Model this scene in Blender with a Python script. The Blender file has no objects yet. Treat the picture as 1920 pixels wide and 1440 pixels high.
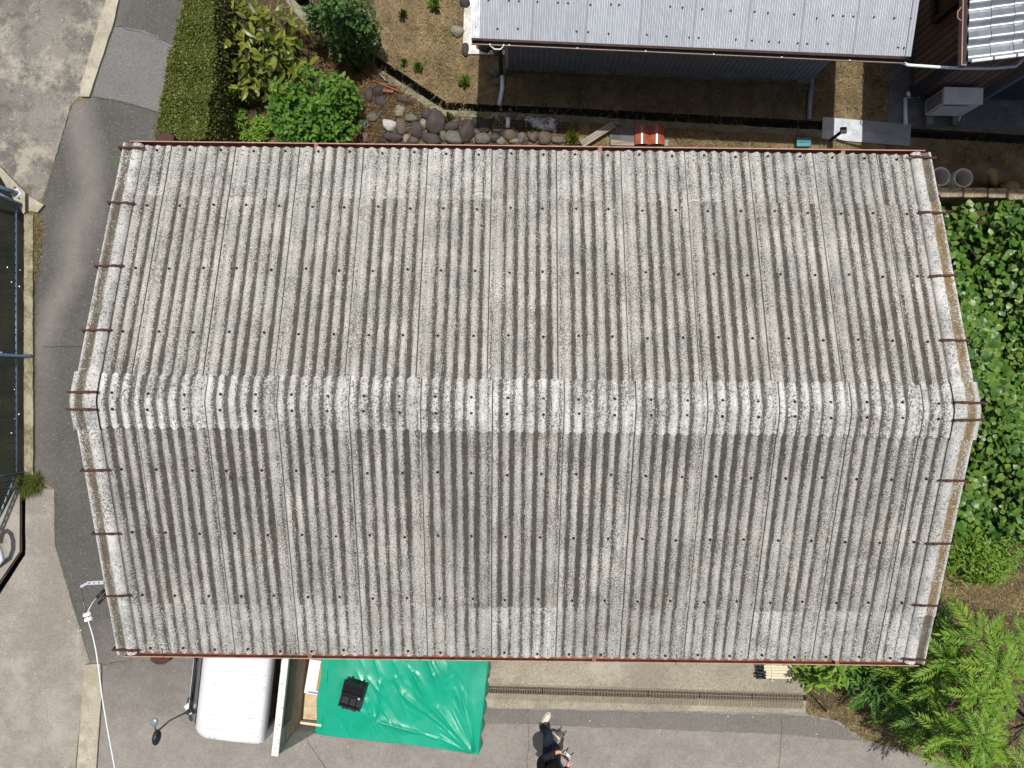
import bpy, bmesh, math, random
import numpy as np
from mathutils import Vector, Matrix, geometry
R = random.Random(7)
NR = np.random.default_rng(7)
sc = bpy.context.scene
COL = sc.collection
# ------------------------------------------------------------------ camera, sky, sun, exposure
D = 11.5            # flying height of the camera above the road
F = 1333.0          # focal length in photo pixels (1920 wide)
cam_d = bpy.data.cameras.new('camera'); cam = bpy.data.objects.new('camera', cam_d); COL.objects.link(cam)
cam.location = (0, 0, D); cam.rotation_euler = (0, 0, 0)
cam_d.sensor_width = 36.0; cam_d.lens = 36.0 * F / 1920.0; cam_d.clip_end = 500; cam_d.clip_start = .1
sc.camera = cam
SUN_EL, SUN_AZ = math.radians(79.5), math.radians(6)       # sun high, a little beyond the top edge of the picture
sv = Vector((math.sin(SUN_AZ) * math.cos(SUN_EL), math.cos(SUN_AZ) * math.cos(SUN_EL), math.sin(SUN_EL)))
world = bpy.data.worlds.new('World'); sc.world = world; world.use_nodes = True
wn = world.node_tree.nodes; wl = world.node_tree.links
sky = wn.new('ShaderNodeTexSky'); sky.sky_type = 'NISHITA'; sky.sun_disc = False
sky.dust_density = 4.0; sky.ozone_density = .6; sky.air_density = .8; sky.sun_elevation = SUN_EL; sky.sun_rotation = SUN_AZ
bg = wn['Background']; bg.inputs['Strength'].default_value = .105
wl.new(sky.outputs[0], bg.inputs['Color'])
sd = bpy.data.lights.new('sun', 'SUN'); sd.energy = 4.45; sd.angle = math.radians(.53); sd.color = (1, .965, .91)
so = bpy.data.objects.new('sun', sd); COL.objects.link(so); so.rotation_euler = sv.to_track_quat('Z', 'Y').to_euler(); so.location = (0, 0, 30)
sc.view_settings.view_transform = 'Standard'; sc.view_settings.look = 'None'
sc.view_settings.gamma = 1; sc.view_settings.exposure = 0.0; sc.view_settings.use_curve_mapping = False

def W(px, py, z=0.0):
    k = (D - z) / F
    return Vector(((px - 960) * k, (720 - py) * k, z))
def W2(px, py, z=0.0):
    v = W(px, py, z); return (v.x, v.y)

# ------------------------------------------------------------------ object helpers
def tag(o, label=None, cat=None, group=None, kind=None):
    if label: o['label'] = label
    if cat: o['category'] = cat
    if group: o['group'] = group
    if kind: o['kind'] = kind
    return o
def thing(name, label, cat, loc=(0, 0, 0), rz=0.0, group=None):
    o = bpy.data.objects.new(name, None); COL.objects.link(o); o.empty_display_size = .2
    o.location = loc; o.rotation_euler = (0, 0, rz)
    return tag(o, label, cat, group)
def link(name, me, mat=None, parent=None, loc=None, rot=None, scale=None):
    if mat is not None and not me.materials: me.materials.append(mat)
    o = bpy.data.objects.new(name, me); COL.objects.link(o)
    if parent is not None: o.parent = parent
    if loc is not None: o.location = loc
    if rot is not None: o.rotation_euler = rot
    if scale is not None: o.scale = scale
    return o
def copy_tree(o, parent=None):
    c = o.copy(); COL.objects.link(c)
    if parent is not None: c.parent = parent
    for ch in list(o.children): copy_tree(ch, c)
    return c

class MB:
    def __init__(s): s.v = []; s.f = []; s.sm = []
    def add(s, vs, fs, smooth=False):
        b = len(s.v); s.v += [tuple(v) for v in vs]
        s.f += [tuple(i + b for i in f) for f in fs]; s.sm += [smooth] * len(fs); return s
    def box(s, c, d, M=None):
        x, y, z = d[0] / 2, d[1] / 2, d[2] / 2
        vs = [Vector((sx * x, sy * y, sz * z)) for sz in (-1, 1) for sy in (-1, 1) for sx in (-1, 1)]
        if M is not None: vs = [M @ v for v in vs]
        c = Vector(c); vs = [v + c for v in vs]
        return s.add(vs, [(0, 2, 3, 1), (4, 5, 7, 6), (0, 1, 5, 4), (2, 6, 7, 3), (0, 4, 6, 2), (1, 3, 7, 5)])
    def beam(s, a, b, w, h, up=(0, 0, 1)):
        a = Vector(a); b = Vector(b); d = b - a; L = d.length; d.normalize(); up = Vector(up)
        if abs(d.dot(up)) > .98: up = Vector((0, 1, 0))
        y = up.cross(d).normalized(); z = d.cross(y)
        M = Matrix((d, y, z)).transposed()
        return s.box((a + b) / 2, (L, w, h), M)
    def tube(s, pts, r, n=8, caps=True, smooth=True):
        pts = [Vector(p) for p in pts]; rr = r if isinstance(r, (list, tuple)) else [r] * len(pts)
        vs = []; fs = []; prev = None
        for i, p in enumerate(pts):
            d = (pts[min(i + 1, len(pts) - 1)] - pts[max(i - 1, 0)]).normalized()
            if prev is None:
                a = Vector((0, 0, 1)) if abs(d.z) < .9 else Vector((1, 0, 0)); x = d.cross(a).normalized()
            else:
                x = (prev - d * prev.dot(d)).normalized()
            prev = x; y = d.cross(x)
            for k in range(n):
                t = 2 * math.pi * k / n; vs.append(p + (x * math.cos(t) + y * math.sin(t)) * rr[i])
        for i in range(len(pts) - 1):
            for k in range(n):
                k2 = (k + 1) % n; fs.append((i * n + k, i * n + k2, (i + 1) * n + k2, (i + 1) * n + k))
        s.add(vs, fs, smooth)
        if caps:
            s.f.append(tuple(len(s.v) - n + k for k in range(n))); s.sm.append(False)
            s.f.append(tuple(len(s.v) - len(vs) + n - 1 - k for k in range(n))); s.sm.append(False)
        return s
    def prism(s, poly, z0, z1):
        n = len(poly)
        vs = [(p[0], p[1], z0) for p in poly] + [(p[0], p[1], z1) for p in poly]
        tris = geometry.tessellate_polygon([[Vector((p[0], p[1], 0)) for p in poly]])
        fs = []
        for t in tris:
            a, b, c = t
            ar = (poly[b][0] - poly[a][0]) * (poly[c][1] - poly[a][1]) - (poly[b][1] - poly[a][1]) * (poly[c][0] - poly[a][0])
            if ar < 0: a, b, c = a, c, b
            fs.append((a + n, b + n, c + n)); fs.append((c, b, a))
        area = sum(poly[i][0] * poly[(i + 1) % n][1] - poly[(i + 1) % n][0] * poly[i][1] for i in range(n))
        for i in range(n):
            j = (i + 1) % n
            fs.append((i, j, j + n, i + n) if area > 0 else (j, i, i + n, j + n))
        return s.add(vs, fs)
    def grid(s, fn, nu, nv, smooth=True):
        vs = [fn(i / nu, j / nv) for j in range(nv + 1) for i in range(nu + 1)]
        fs = [(j * (nu + 1) + i, j * (nu + 1) + i + 1, (j + 1) * (nu + 1) + i + 1, (j + 1) * (nu + 1) + i) for j in range(nv) for i in range(nu)]
        return s.add(vs, fs, smooth)
    def mesh(s, name):
        me = bpy.data.meshes.new(name); me.from_pydata(s.v, [], s.f)
        me.polygons.foreach_set('use_smooth', s.sm); me.update(); return me
    def build(s, name, mat, parent=None, loc=None, rot=None, bevel=0):
        me = s.mesh(name)
        if bevel:
            bm = bmesh.new(); bm.from_mesh(me)
            bmesh.ops.remove_doubles(bm, verts=bm.verts, dist=1e-5)
            es = [e for e in bm.edges if len(e.link_faces) == 2 and e.calc_face_angle(0) > .5]
            bmesh.ops.bevel(bm, geom=es, offset=bevel, segments=2, affect='EDGES', profile=.6)
            bm.to_mesh(me); bm.free()
        return link(name, me, mat, parent, loc, rot)

def npmesh(name, V, Fc):
    """V (n,3), Fc list of equal-size faces (m,k) array"""
    me = bpy.data.meshes.new(name); m, k = Fc.shape
    me.vertices.add(len(V)); me.vertices.foreach_set('co', V.astype(np.float32).ravel())
    me.loops.add(m * k); me.loops.foreach_set('vertex_index', Fc.astype(np.int32).ravel())
    me.polygons.add(m); me.polygons.foreach_set('loop_start', np.arange(0, m * k, k, dtype=np.int32))
    me.polygons.foreach_set('loop_total', np.full(m, k, dtype=np.int32))
    me.update(calc_edges=True); return me
def rots(nrm, spin):
    """rotation matrices (n,3,3) with local z -> nrm and local y spun about it"""
    n = nrm / np.linalg.norm(nrm, axis=1, keepdims=True)
    a = np.stack([np.cos(spin), np.sin(spin), np.zeros_like(spin)], 1)
    x = a - n * (a * n).sum(1, keepdims=True); x /= np.maximum(np.linalg.norm(x, axis=1, keepdims=True), 1e-6)
    y = np.cross(n, x)
    return np.stack([x, y, n], 2)
def scatter(name, base, faces, pos, Rm, scl, mat, parent=None):
    base = np.array(base, float); faces = np.array(faces, int); n = len(pos); nb = len(base)
    scl = np.asarray(scl, float)
    if scl.ndim == 1: scl = scl[:, None]
    V = np.einsum('nij,nbj->nbi', Rm, base[None] * scl[:, None, :]) + pos[:, None, :]
    Fc = (faces[None] + (np.arange(n) * nb)[:, None, None]).reshape(-1, faces.shape[1])
    me = npmesh(name, V.reshape(-1, 3), Fc)
    return link(name, me, mat, parent)
# leaf outlines (quads folded along the midrib), length 1 along +y from the stalk
LEAF_OVAL = ([(0, 0, 0), (-.27, .3, .07), (-.24, .68, .06), (0, 1, -.06), (.24, .68, .06), (.27, .3, .07), (0, .48, 0)], [(0, 6, 2, 1), (6, 3, 2, 2), (0, 5, 4, 6), (6, 4, 3, 3)])
LEAF_OVAL = (LEAF_OVAL[0], [(0, 6, 1), (1, 6, 2), (2, 6, 3), (0, 5, 6), (5, 4, 6), (4, 3, 6)])
LEAF_LANCE = ([(0, 0, 0), (-.13, .35, .05), (-.1, .7, .03), (0, 1, -.08), (.1, .7, .03), (.13, .35, .05), (0, .5, 0)], [(0, 6, 1), (1, 6, 2), (2, 6, 3), (0, 5, 6), (5, 4, 6), (4, 3, 6)])
LEAF_IVY = ([(0, 0, 0), (-.32, -.04, .02), (-.47, .34, -.04), (-.32, .70, .03), (0, 1, -.1), (.32, .70, .03), (.47, .34, -.04), (.32, -.04, .02), (0, .35, .07)], [(8, 1, 0), (8, 2, 1), (8, 3, 2), (8, 4, 3), (8, 5, 4), (8, 6, 5), (8, 7, 6), (8, 0, 7)])
LEAF_IVY = (LEAF_IVY[0], [tuple(reversed(f)) if False else f for f in LEAF_IVY[1]])
BLADE = ([(-.03, 0, 0), (.03, 0, 0), (.0, 1, 0)], [(0, 1, 2)])

def fillpoly(poly, holes=(), grid=None):
    """constrained triangulation of a polygon minus holes -> verts2d, tris"""
    vs = []; es = []
    for pl in [poly] + list(holes):
        b = len(vs); n = len(pl)
        vs += [Vector((p[0], p[1])) for p in pl]; es += [(b + i, b + (i + 1) % n) for i in range(n)]
    r = geometry.delaunay_2d_cdt(vs, es, [], 0, 1e-5)
    pv, pf = r[0], r[2]
    def inside(p, pl):
        c = False; n = len(pl)
        for i in range(n):
            x1, y1 = pl[i]; x2, y2 = pl[(i + 1) % n]
            if (y1 > p[1]) != (y2 > p[1]) and p[0] < (x2 - x1) * (p[1] - y1) / (y2 - y1) + x1: c = not c
        return c
    out = []
    for f in pf:
        c = sum((pv[i] for i in f), Vector((0, 0))) / len(f)
        if inside(c, poly) and not any(inside(c, h) for h in holes): out.append(tuple(f))
    return [(v.x, v.y) for v in pv], out
def inpoly(P, pl):
    P = np.asarray(P); c = np.zeros(len(P), bool); n = len(pl)
    for i in range(n):
        x1, y1 = pl[i]; x2, y2 = pl[(i + 1) % n]
        if y1 == y2: continue
        t = ((y1 > P[:, 1]) != (y2 > P[:, 1])) & (P[:, 0] < (x2 - x1) * (P[:, 1] - y1) / (y2 - y1) + x1); c ^= t
    return c
def px_poly(pts, z=0.0): return [W2(x, y, z) for x, y in pts]
def rough_edge(poly, step=.08, amp=.012, seed=1):
    r = random.Random(seed); out = []
    for i in range(len(poly)):
        a = Vector(poly[i]); b = Vector(poly[(i + 1) % len(poly)]); L = (b - a).length; n = min(60, max(1, int(L / step)))
        d = (b - a).normalized(); nn = Vector((-d.y, d.x))
        for k in range(n):
            p = a + (b - a) * k / n
            if k: p = p + nn * r.uniform(-amp, amp)
            out.append((p.x, p.y))
    return out
def sheet(name, poly, z, mat, holes=(), thick=0.0, parent=None, kind='structure'):
    v, f = fillpoly(poly, holes)
    m = MB(); m.add([(x, y, z) for x, y in v], f)
    m.f = [t if ((v[t[1]][0] - v[t[0]][0]) * (v[t[2]][1] - v[t[0]][1]) - (v[t[1]][1] - v[t[0]][1]) * (v[t[2]][0] - v[t[0]][0])) > 0 else t[::-1] for t in m.f]
    if thick:
        for pl in [poly]:
            n = len(pl); vs = [(p[0], p[1], z) for p in pl] + [(p[0], p[1], z - thick) for p in pl]
            m.add(vs, [(i, (i + 1) % n, (i + 1) % n + n, i + n) for i in range(n)])
    o = m.build(name, mat, parent)
    if kind and parent is None: o['kind'] = kind
    return o

# ------------------------------------------------------------------ materials
class G:
    def __init__(s, name, rough=.8, metal=0.0, spec=.3):
        s.m = bpy.data.materials.new(name); s.m.use_nodes = True; s.nt = s.m.node_tree
        s.b = s.nt.nodes['Principled BSDF']; s.b.inputs['Roughness'].default_value = rough
        s.b.inputs['Metallic'].default_value = metal; s.b.inputs['Specular IOR Level'].default_value = spec
        s.tc = None
    def n(s, t): return s.nt.nodes.new(t)
    def l(s, a, b): s.nt.links.new(a, b)
    def setin(s, sock, v):
        if hasattr(v, 'is_output') or isinstance(v, bpy.types.NodeSocket): s.l(v, sock)
        else:
            if sock.type == 'RGBA' and len(v) == 3: v = (*v, 1)
            sock.default_value = v
    def obj(s):
        if s.tc is None: s.tc = s.n('ShaderNodeTexCoord')
        return s.tc.outputs['Object']
    def mapping(s, vec, scale=(1, 1, 1), rot=(0, 0, 0), loc=(0, 0, 0)):
        m = s.n('ShaderNodeMapping'); s.l(vec, m.inputs['Vector'])
        m.inputs['Scale'].default_value = scale; m.inputs['Rotation'].default_value = rot; m.inputs['Location'].default_value = loc
        return m.outputs[0]
    def noise(s, vec, scale, detail=4, rough=.55, dist=0.0):
        t = s.n('ShaderNodeTexNoise'); s.l(vec, t.inputs['Vector'])
        t.inputs['Scale'].default_value = scale; t.inputs['Detail'].default_value = detail
        t.inputs['Roughness'].default_value = rough; t.inputs['Distortion'].default_value = dist
        return t.outputs['Fac']
    def voro(s, vec, scale, feat='F1', out='Distance'):
        t = s.n('ShaderNodeTexVoronoi'); s.l(vec, t.inputs['Vector']); t.inputs['Scale'].default_value = scale; t.feature = feat
        return t.outputs[out]
    def ramp(s, fac, stops, interp='LINEAR'):
        r = s.n('ShaderNodeValToRGB'); s.l(fac, r.inputs[0]); r.color_ramp.interpolation = interp
        e = r.color_ramp.elements
        while len(e) < len(stops): e.new(.5)
        for el, (p, c) in zip(e, stops):
            el.position = p
            if not isinstance(c, (tuple, list)): c = (c, c, c)
            el.color = (*c[:3], 1)
        return r.outputs[0]
    def mix(s, fac, a, b, mode='MIX'):
        m = s.n('ShaderNodeMix'); m.data_type = 'RGBA'; m.blend_type = mode
        s.setin(m.inputs[0], fac); s.setin(m.inputs[6], a); s.setin(m.inputs[7], b); return m.outputs[2]
    def math(s, op, a, b=0.0, clamp=False):
        m = s.n('ShaderNodeMath'); m.operation = op; m.use_clamp = clamp
        s.setin(m.inputs[0], a); s.setin(m.inputs[1], b); return m.outputs[0]
    def sep(s, vec):
        x = s.n('ShaderNodeSeparateXYZ'); s.l(vec, x.inputs[0]); return x.outputs
    def comb(s, x, y, z):
        c = s.n('ShaderNodeCombineXYZ'); s.setin(c.inputs[0], x); s.setin(c.inputs[1], y); s.setin(c.inputs[2], z); return c.outputs[0]
    def vadd(s, a, b):
        v = s.n('ShaderNodeVectorMath'); v.operation = 'ADD'; s.setin(v.inputs[0], a); s.setin(v.inputs[1], b); return v.outputs[0]
    def orand(s): return s.n('ShaderNodeObjectInfo').outputs['Random']
    def irand(s): return s.n('ShaderNodeNewGeometry').outputs['Random Per Island']
    def bump(s, h, strength=.3, dist=.01):
        b = s.n('ShaderNodeBump'); b.inputs['Strength'].default_value = strength; b.inputs['Distance'].default_value = dist
        s.l(h, b.inputs['Height']); s.l(b.outputs[0], s.b.inputs['Normal'])
    def col(s, c): s.setin(s.b.inputs['Base Color'], c); return s.m

def flat(name, c, rough=.6, metal=0.0, spec=.3, var=.12, scale=18):
    """paint / plastic / metal with slight grime, so that no surface is one flat tone"""
    g = G(name, rough, metal, spec); v = g.obj()
    f = g.noise(v, scale, 5); lo = tuple(x * (1 - var * 1.6) for x in c); hi = tuple(min(1, x * (1 + var)) for x in c)
    c1 = g.ramp(f, [(.3, lo), (.7, hi)])
    g.b.inputs['Roughness'].default_value = rough
    return g.col(c1)
def grain(name, a, b, big=1.0, fine=90, speck=.5, light=(.5, .48, .44), amt=.5, rough=.9, bump=.35, dark=.55, bigd=5):
    """asphalt, concrete, soil: blotches, fine aggregate, pale chips"""
    g = G(name, rough, 0, .25); v = g.obj()
    c = g.ramp(g.noise(v, big, bigd, .6), [(.32, a), (.68, b)])
    fn = g.noise(v, fine, 3, .6)
    c = g.mix(1.0, c, g.ramp(fn, [(.3, dark), (.7, 2 - dark)]), 'MULTIPLY')
    sp = g.ramp(g.noise(v, fine * 1.7, 2, .5), [(.62 + .1 * (1 - speck), 0.0), (.75, amt)])
    c = g.mix(sp, c, light)
    g.bump(fn, bump, .012)
    return g, v, c
def leafmat(name, cols, rough=.45, trans=.3, spec=.4):
    g = G(name, rough, 0, spec)
    f = g.math('FRACT', g.math('ADD', g.orand(), g.irand()))
    n = len(cols); c = g.ramp(f, [(i / (n - 1) if n > 1 else 0, cc) for i, cc in enumerate(cols)])
    g.col(c)
    t = g.n('ShaderNodeBsdfTranslucent'); g.l(g.mix(1.0, c, (1.0, 1.15, .5), 'MULTIPLY'), t.inputs['Color'])
    mx = g.n('ShaderNodeMixShader'); mx.inputs[0].default_value = trans
    out = g.nt.nodes['Material Output']; g.l(g.b.outputs[0], mx.inputs[1]); g.l(t.outputs[0], mx.inputs[2]); g.l(mx.outputs[0], out.inputs['Surface'])
    return g.m
# ================================================================== SETTING
M = {}
def soil_mat():
    g, v, c = grain('straw_soil', (.085, .062, .034), (.225, .17, .095), big=3.2, fine=70, amt=.35, light=(.5, .44, .3), bump=.6, dark=.45)
    c = g.mix(g.ramp(g.noise(v, 1.1, 4), [(.52, 0), (.66, .55)]), c, (.10, .065, .04))
    c = g.mix(g.ramp(g.noise(v, 3.7, 4), [(.6, 0), (.72, .5)]), c, (.10, .12, .035))
    g.col(c); return g.m
M['soil'] = soil_mat()
def asphalt_mat():
    g, v, c = grain('asphalt', (.070, .067, .062), (.092, .088, .081), big=.8, fine=75, amt=.5, light=(.32, .31, .29), dark=.6)
    x = g.sep(v)
    # worn, polished wheel track along the lane and dusty yard towards the truck
    wob = g.math('MULTIPLY', g.math('SUBTRACT', g.noise(v, .35, 3), .5), 1.6)
    t = g.math('ADD', g.math('ADD', x[0], g.math('MULTIPLY', x[1], -.16)), wob)
    tr = g.math('ABSOLUTE', g.math('ADD', t, 7.55))
    trk = g.ramp(tr, [(.05, .75), (.42, 0)])
    c = g.mix(g.math('MULTIPLY', trk, g.ramp(x[1], [(0, .35), (1, 1)])), c, (.178, .168, .150))
    yard = g.math('ADD', g.math('MULTIPLY', x[1], -1), g.math('MULTIPLY', g.math('SUBTRACT', g.noise(v, .7, 4), .5), 1.5))
    yr = g.ramp(g.math('MULTIPLY', g.math('SUBTRACT', yard, 3.6), .5, True), [(0, 0), (1, 1)])
    dust = g.mix(1.0, (.22, .203, .18), g.ramp(g.noise(v, 75, 3, .6), [(.3, .72), (.7, 1.28)]), 'MULTIPLY')
    dust = g.mix(1.0, dust, g.ramp(g.noise(v, 2.0, 5, .65), [(.3, .82), (.7, 1.12)]), 'MULTIPLY')
    c = g.mix(yr, c, dust)
    c = g.mix(1.0, c, g.ramp(g.noise(v, 9, 5, .7), [(.32, .90), (.68, 1.08)]), 'MULTIPLY')
    c = g.mix(g.ramp(g.noise(v, 26, 3, .6), [(.60, 0), (.70, .4)]), c, (.26, .245, .22))
    oil = g.ramp(g.noise(v, 1.3, 4, .6), [(.62, 0), (.72, .35)])
    c = g.mix(oil, c, (.07, .065, .06))
    g.col(c); return g.m
M['asphalt'] = asphalt_mat()
def new_asphalt(nm, a, b):
    g, v, c = grain(nm, a, b, big=1.5, fine=75, amt=.45, light=(.36, .35, .33), dark=.62); g.col(c); return g.m
M['crack'] = flat('dark_crack', (.045, .04, .03), .9, 0, .1, .4, 30)
M['patch'] = new_asphalt('asphalt_patch', (.125, .122, .118), (.15, .147, .142))
M['strip'] = new_asphalt('asphalt_strip', (.128, .118, .106), (.158, .146, .132))
def concrete_mat(nm, a, b, stain=(.09, .085, .075), samt=.7, sscale=1.2, pale=(.36, .33, .265), moss=0.0, fine=60):
    g, v, c = grain(nm, a, b, big=.9, fine=fine, amt=.35, light=(.5, .48, .42), dark=.7, bump=.3)
    w = g.vadd(v, g.comb(g.math('MULTIPLY', g.noise(v, 5, 3), .3), g.math('MULTIPLY', g.noise(v, 5.5, 3), .3), 0.0))
    c = g.mix(g.ramp(g.noise(w, sscale, 9, .74), [(.47, 0), (.57, samt)]), c, stain)
    c = g.mix(g.ramp(g.noise(g.vadd(v, (9.1, 4.2, 1)), sscale * .8, 9, .76), [(.51, 0), (.61, .7)]), c, pale)
    if moss: c = g.mix(g.ramp(g.noise(v, 4.5, 6, .7), [(.52, 0), (.62, moss)]), c, (.10, .10, .03))
    g.col(c); return g.m
M['pad_nw'] = concrete_mat('stained_concrete', (.14, .133, .118), (.215, .203, .175), stain=(.09, .087, .078), samt=.8, sscale=1.7)
M['pad_sw'] = concrete_mat('yard_concrete', (.205, .19, .16), (.265, .248, .212), stain=(.15, .137, .115), samt=.4, sscale=1.0, pale=(.31, .292, .25))
M['kerb'] = concrete_mat('kerb_concrete', (.30, .275, .215), (.38, .345, .27), stain=(.20, .175, .125), samt=.5, sscale=3, pale=(.43, .40, .32))
M['kerb_moss'] = concrete_mat('mossy_kerb_concrete', (.20, .18, .12), (.29, .26, .185), stain=(.10, .09, .045), samt=.7, sscale=4, pale=(.34, .31, .23), moss=.7)
M['apron'] = concrete_mat('rough_concrete', (.23, .205, .155), (.30, .27, .21), stain=(.15, .135, .105), samt=.4, sscale=1.4, pale=(.36, .33, .265), fine=42)
M['ditch'] = concrete_mat('wet_ditch_concrete', (.05, .05, .045), (.085, .083, .07), stain=(.02, .022, .018), samt=.9, sscale=3, pale=(.10, .098, .08), moss=.5)
M['lip'] = concrete_mat('ditch_kerb_concrete', (.17, .16, .115), (.23, .215, .16), stain=(.09, .085, .05), samt=.7, sscale=3, pale=(.27, .25, .19), moss=.5)
M['white_pad'] = concrete_mat('whitewashed_concrete', (.55, .54, .50), (.68, .665, .63), stain=(.32, .28, .21), samt=.6, sscale=4, pale=(.74, .73, .7))
M['dark_pad'] = concrete_mat('dark_concrete', (.10, .10, .10), (.14, .14, .138), stain=(.06, .06, .058), samt=.6, sscale=2, pale=(.17, .17, .165))
def slot_mat():
    g = G('slot_black', .6); g.col(g.ramp(g.noise(g.obj(), 20, 4), [(.3, (.006, .006, .005)), (.7, (.016, .015, .012))])); return g.m  # near-black tone on the slot walls and bed
M['slot'] = slot_mat()
def water_mat():
    g = G('canal_water', .25, 0, .25); v = g.obj()
    g.col(g.ramp(g.noise(v, 2.2, 5), [(.3, (.005, .006, .003)), (.7, (.018, .018, .009))])); g.bump(g.noise(v, 6, 3), .08, .02); return g.m
M['water'] = water_mat()

DITCH_N = [(560, -20), (600, 22), (655, 72), (838, 192), (893, 195), (1060, 202), (1200, 209), (1340, 217), (1545, 227), (1700, 240), (2200, 270)]
DITCH_S = [(2200, 288), (1700, 257), (1545, 244), (1340, 233), (1200, 225), (1060, 216), (893, 209), (832, 206), (641, 84), (585, 35), (543, -10)]
DITCH = px_poly(DITCH_N + DITCH_S)
CANAL = px_poly([(-900, 200), (-60, 262), (0, 328), (44, 402), (44, 893), (2, 975), (-60, 1100), (-200, 1400), (-900, 1400)])
DRAIN = px_poly([(860, 1283), (1510, 1302), (1510, 1313), (860, 1298)])
SLOT = px_poly([(41, 905), (49, 905), (48, 1039), (-3, 1119), (-60, 1205), (-69, 1200), (-12, 1113), (41, 1034)])
big = [(-60, -60), (60, -60), (60, 60), (-60, 60)]
sheet('ground', big, 0.0, M['soil'], [DITCH, CANAL, DRAIN, SLOT])
def trench(name, poly, depth, mat, floor=None):
    m = MB(); n = len(poly)
    vs = [(p[0], p[1], 0) for p in poly] + [(p[0], p[1], -depth) for p in poly]
    m.add(vs, [(i, (i + 1) % n, (i + 1) % n + n, i + n) for i in range(n)])
    o = m.build(name, mat); o['kind'] = 'structure'
    f = sheet(floor or 'trench_floor', poly, -depth, mat); f['kind'] = 'structure'; return o
trench('ditch_walls', DITCH, .38, M['ditch'], 'ditch_bed')
trench('canal_walls', CANAL, 1.2, M['ditch'], 'canal_bed')
trench('drain_channel', DRAIN, .22, M['ditch'], 'drain_bed')
trench('slot_walls', SLOT, .16, M['slot'], 'slot_bed')
sheet('canal_water', CANAL, -1.0, M['water'])

road = px_poly([(238, -250), (222, 0), (168, 183), (136, 196), (104, 300), (80, 372), (70, 440), (64, 560), (63, 893), (102, 918), (103, 1020), (168, 1240), (188, 1246), (190, 1300), (180, 1440), (176, 2000),
                (2300, 2000), (1930, 1560), (1850, 1475), (1790, 1440), (1700, 1410), (1620, 1386), (1572, 1352), (1505, 1336), (900, 1326), (900, 1100), (500, 1090), (430, 300), (305, 290), (322, 120), (345, 0), (390, -250)])
sheet('road', rough_edge(road, .12, .012, 3), .004, M['asphalt'])
sheet('asphalt_patch', rough_edge(px_poly([(213, 47), (270, 57), (326, 84), (306, 212), (290, 208), (230, 190), (172, 182)]), .15, .01, 4), .008, M['patch'])
sheet('asphalt_strip', rough_edge(px_poly([(880, 1328), (1200, 1334), (1500, 1341), (1566, 1354), (1612, 1388), (1440, 1376), (1200, 1366), (880, 1354)]), .15, .012, 5), .008, M['strip'])
sheet('concrete_yard', rough_edge(px_poly([(-700, -500), (225, -250), (198, 0), (152, 178), (136, 196), (104, 300), (80, 372), (60, 384), (0, 312), (-60, 250), (-700, -100)]), .2, .01, 6), .006, M['pad_nw'])
sheet('concrete_pavement', rough_edge(px_poly([(62, 916), (102, 918), (103, 1020), (168, 1240), (160, 1250), (142, 1440), (135, 2000), (-900, 2000), (-900, 1500), (-60, 1206), (-3, 1120), (48, 1040), (49, 905), (62, 905)]), .15, .006, 7), .006, M['pad_sw'])
sheet('concrete_platform', px_poly([(41, 900), (40.5, 1033), (-13, 1112), (-70, 1199), (-230, 1440), (-230, 1410), (-62, 1101), (1, 977)]), .05, M['pad_sw'], thick=.06)
def crack(pts, w=.008, z=.0125):
    P_ = [Vector(W2(*p)) for p in pts]; q = []
    for a, b in zip(P_, P_[1:]):
        n = max(2, int((b - a).length / .06))
        for i in range(n): q.append(a.lerp(b, i / n) + Vector((R.uniform(-.012, .012), R.uniform(-.012, .012))))
    q.append(P_[-1]); m = MB(); vs = []
    for i, p in enumerate(q):
        d = (q[min(i + 1, len(q) - 1)] - q[max(i - 1, 0)]).normalized(); s_ = w * R.uniform(.3, 1.0) * .5
        vs += [(p.x - d.y * s_, p.y + d.x * s_, z), (p.x + d.y * s_, p.y - d.x * s_, z)]
    m.add(vs, [(2 * i + 1, 2 * i + 3, 2 * i + 2, 2 * i) for i in range(len(q) - 1)]); o = m.build('asphalt_crack', M['crack']); o['kind'] = 'structure'
for c_ in ([(990, 1328), (992, 1370), (988, 1440)], [(1466, 1345), (1463, 1400), (1458, 1445)], [(176, 182), (235, 194), (292, 210)], [(212, 48), (262, 60), (325, 84)], [(135, 196), (118, 250), (104, 300)], [(575, 1385), (610, 1440)], [(80, 650), (155, 650)], [(195, 1246), (250, 1236)]): crack(c_)
def kerb(name, pts, h, mat, seed=1, amp=.006):
    p = rough_edge(px_poly(pts, h), .1, amp, seed)
    a = sum(p[i][0] * p[(i + 1) % len(p)][1] - p[(i + 1) % len(p)][0] * p[i][1] for i in range(len(p)))
    if a < 0: p = p[::-1]
    m = MB(); m.prism(p, -.02, h); o = m.build(name, mat); o['kind'] = 'structure'; return o
def litter_shade_mat():
    g, v, c = grain('litter_shade_soil', (.035, .026, .016), (.075, .055, .032), big=3, fine=60, amt=.4, light=(.20, .145, .08), bump=.8, dark=.4)
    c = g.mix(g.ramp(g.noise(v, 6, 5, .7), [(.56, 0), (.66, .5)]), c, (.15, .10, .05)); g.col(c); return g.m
M['litter'] = litter_shade_mat()
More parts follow.
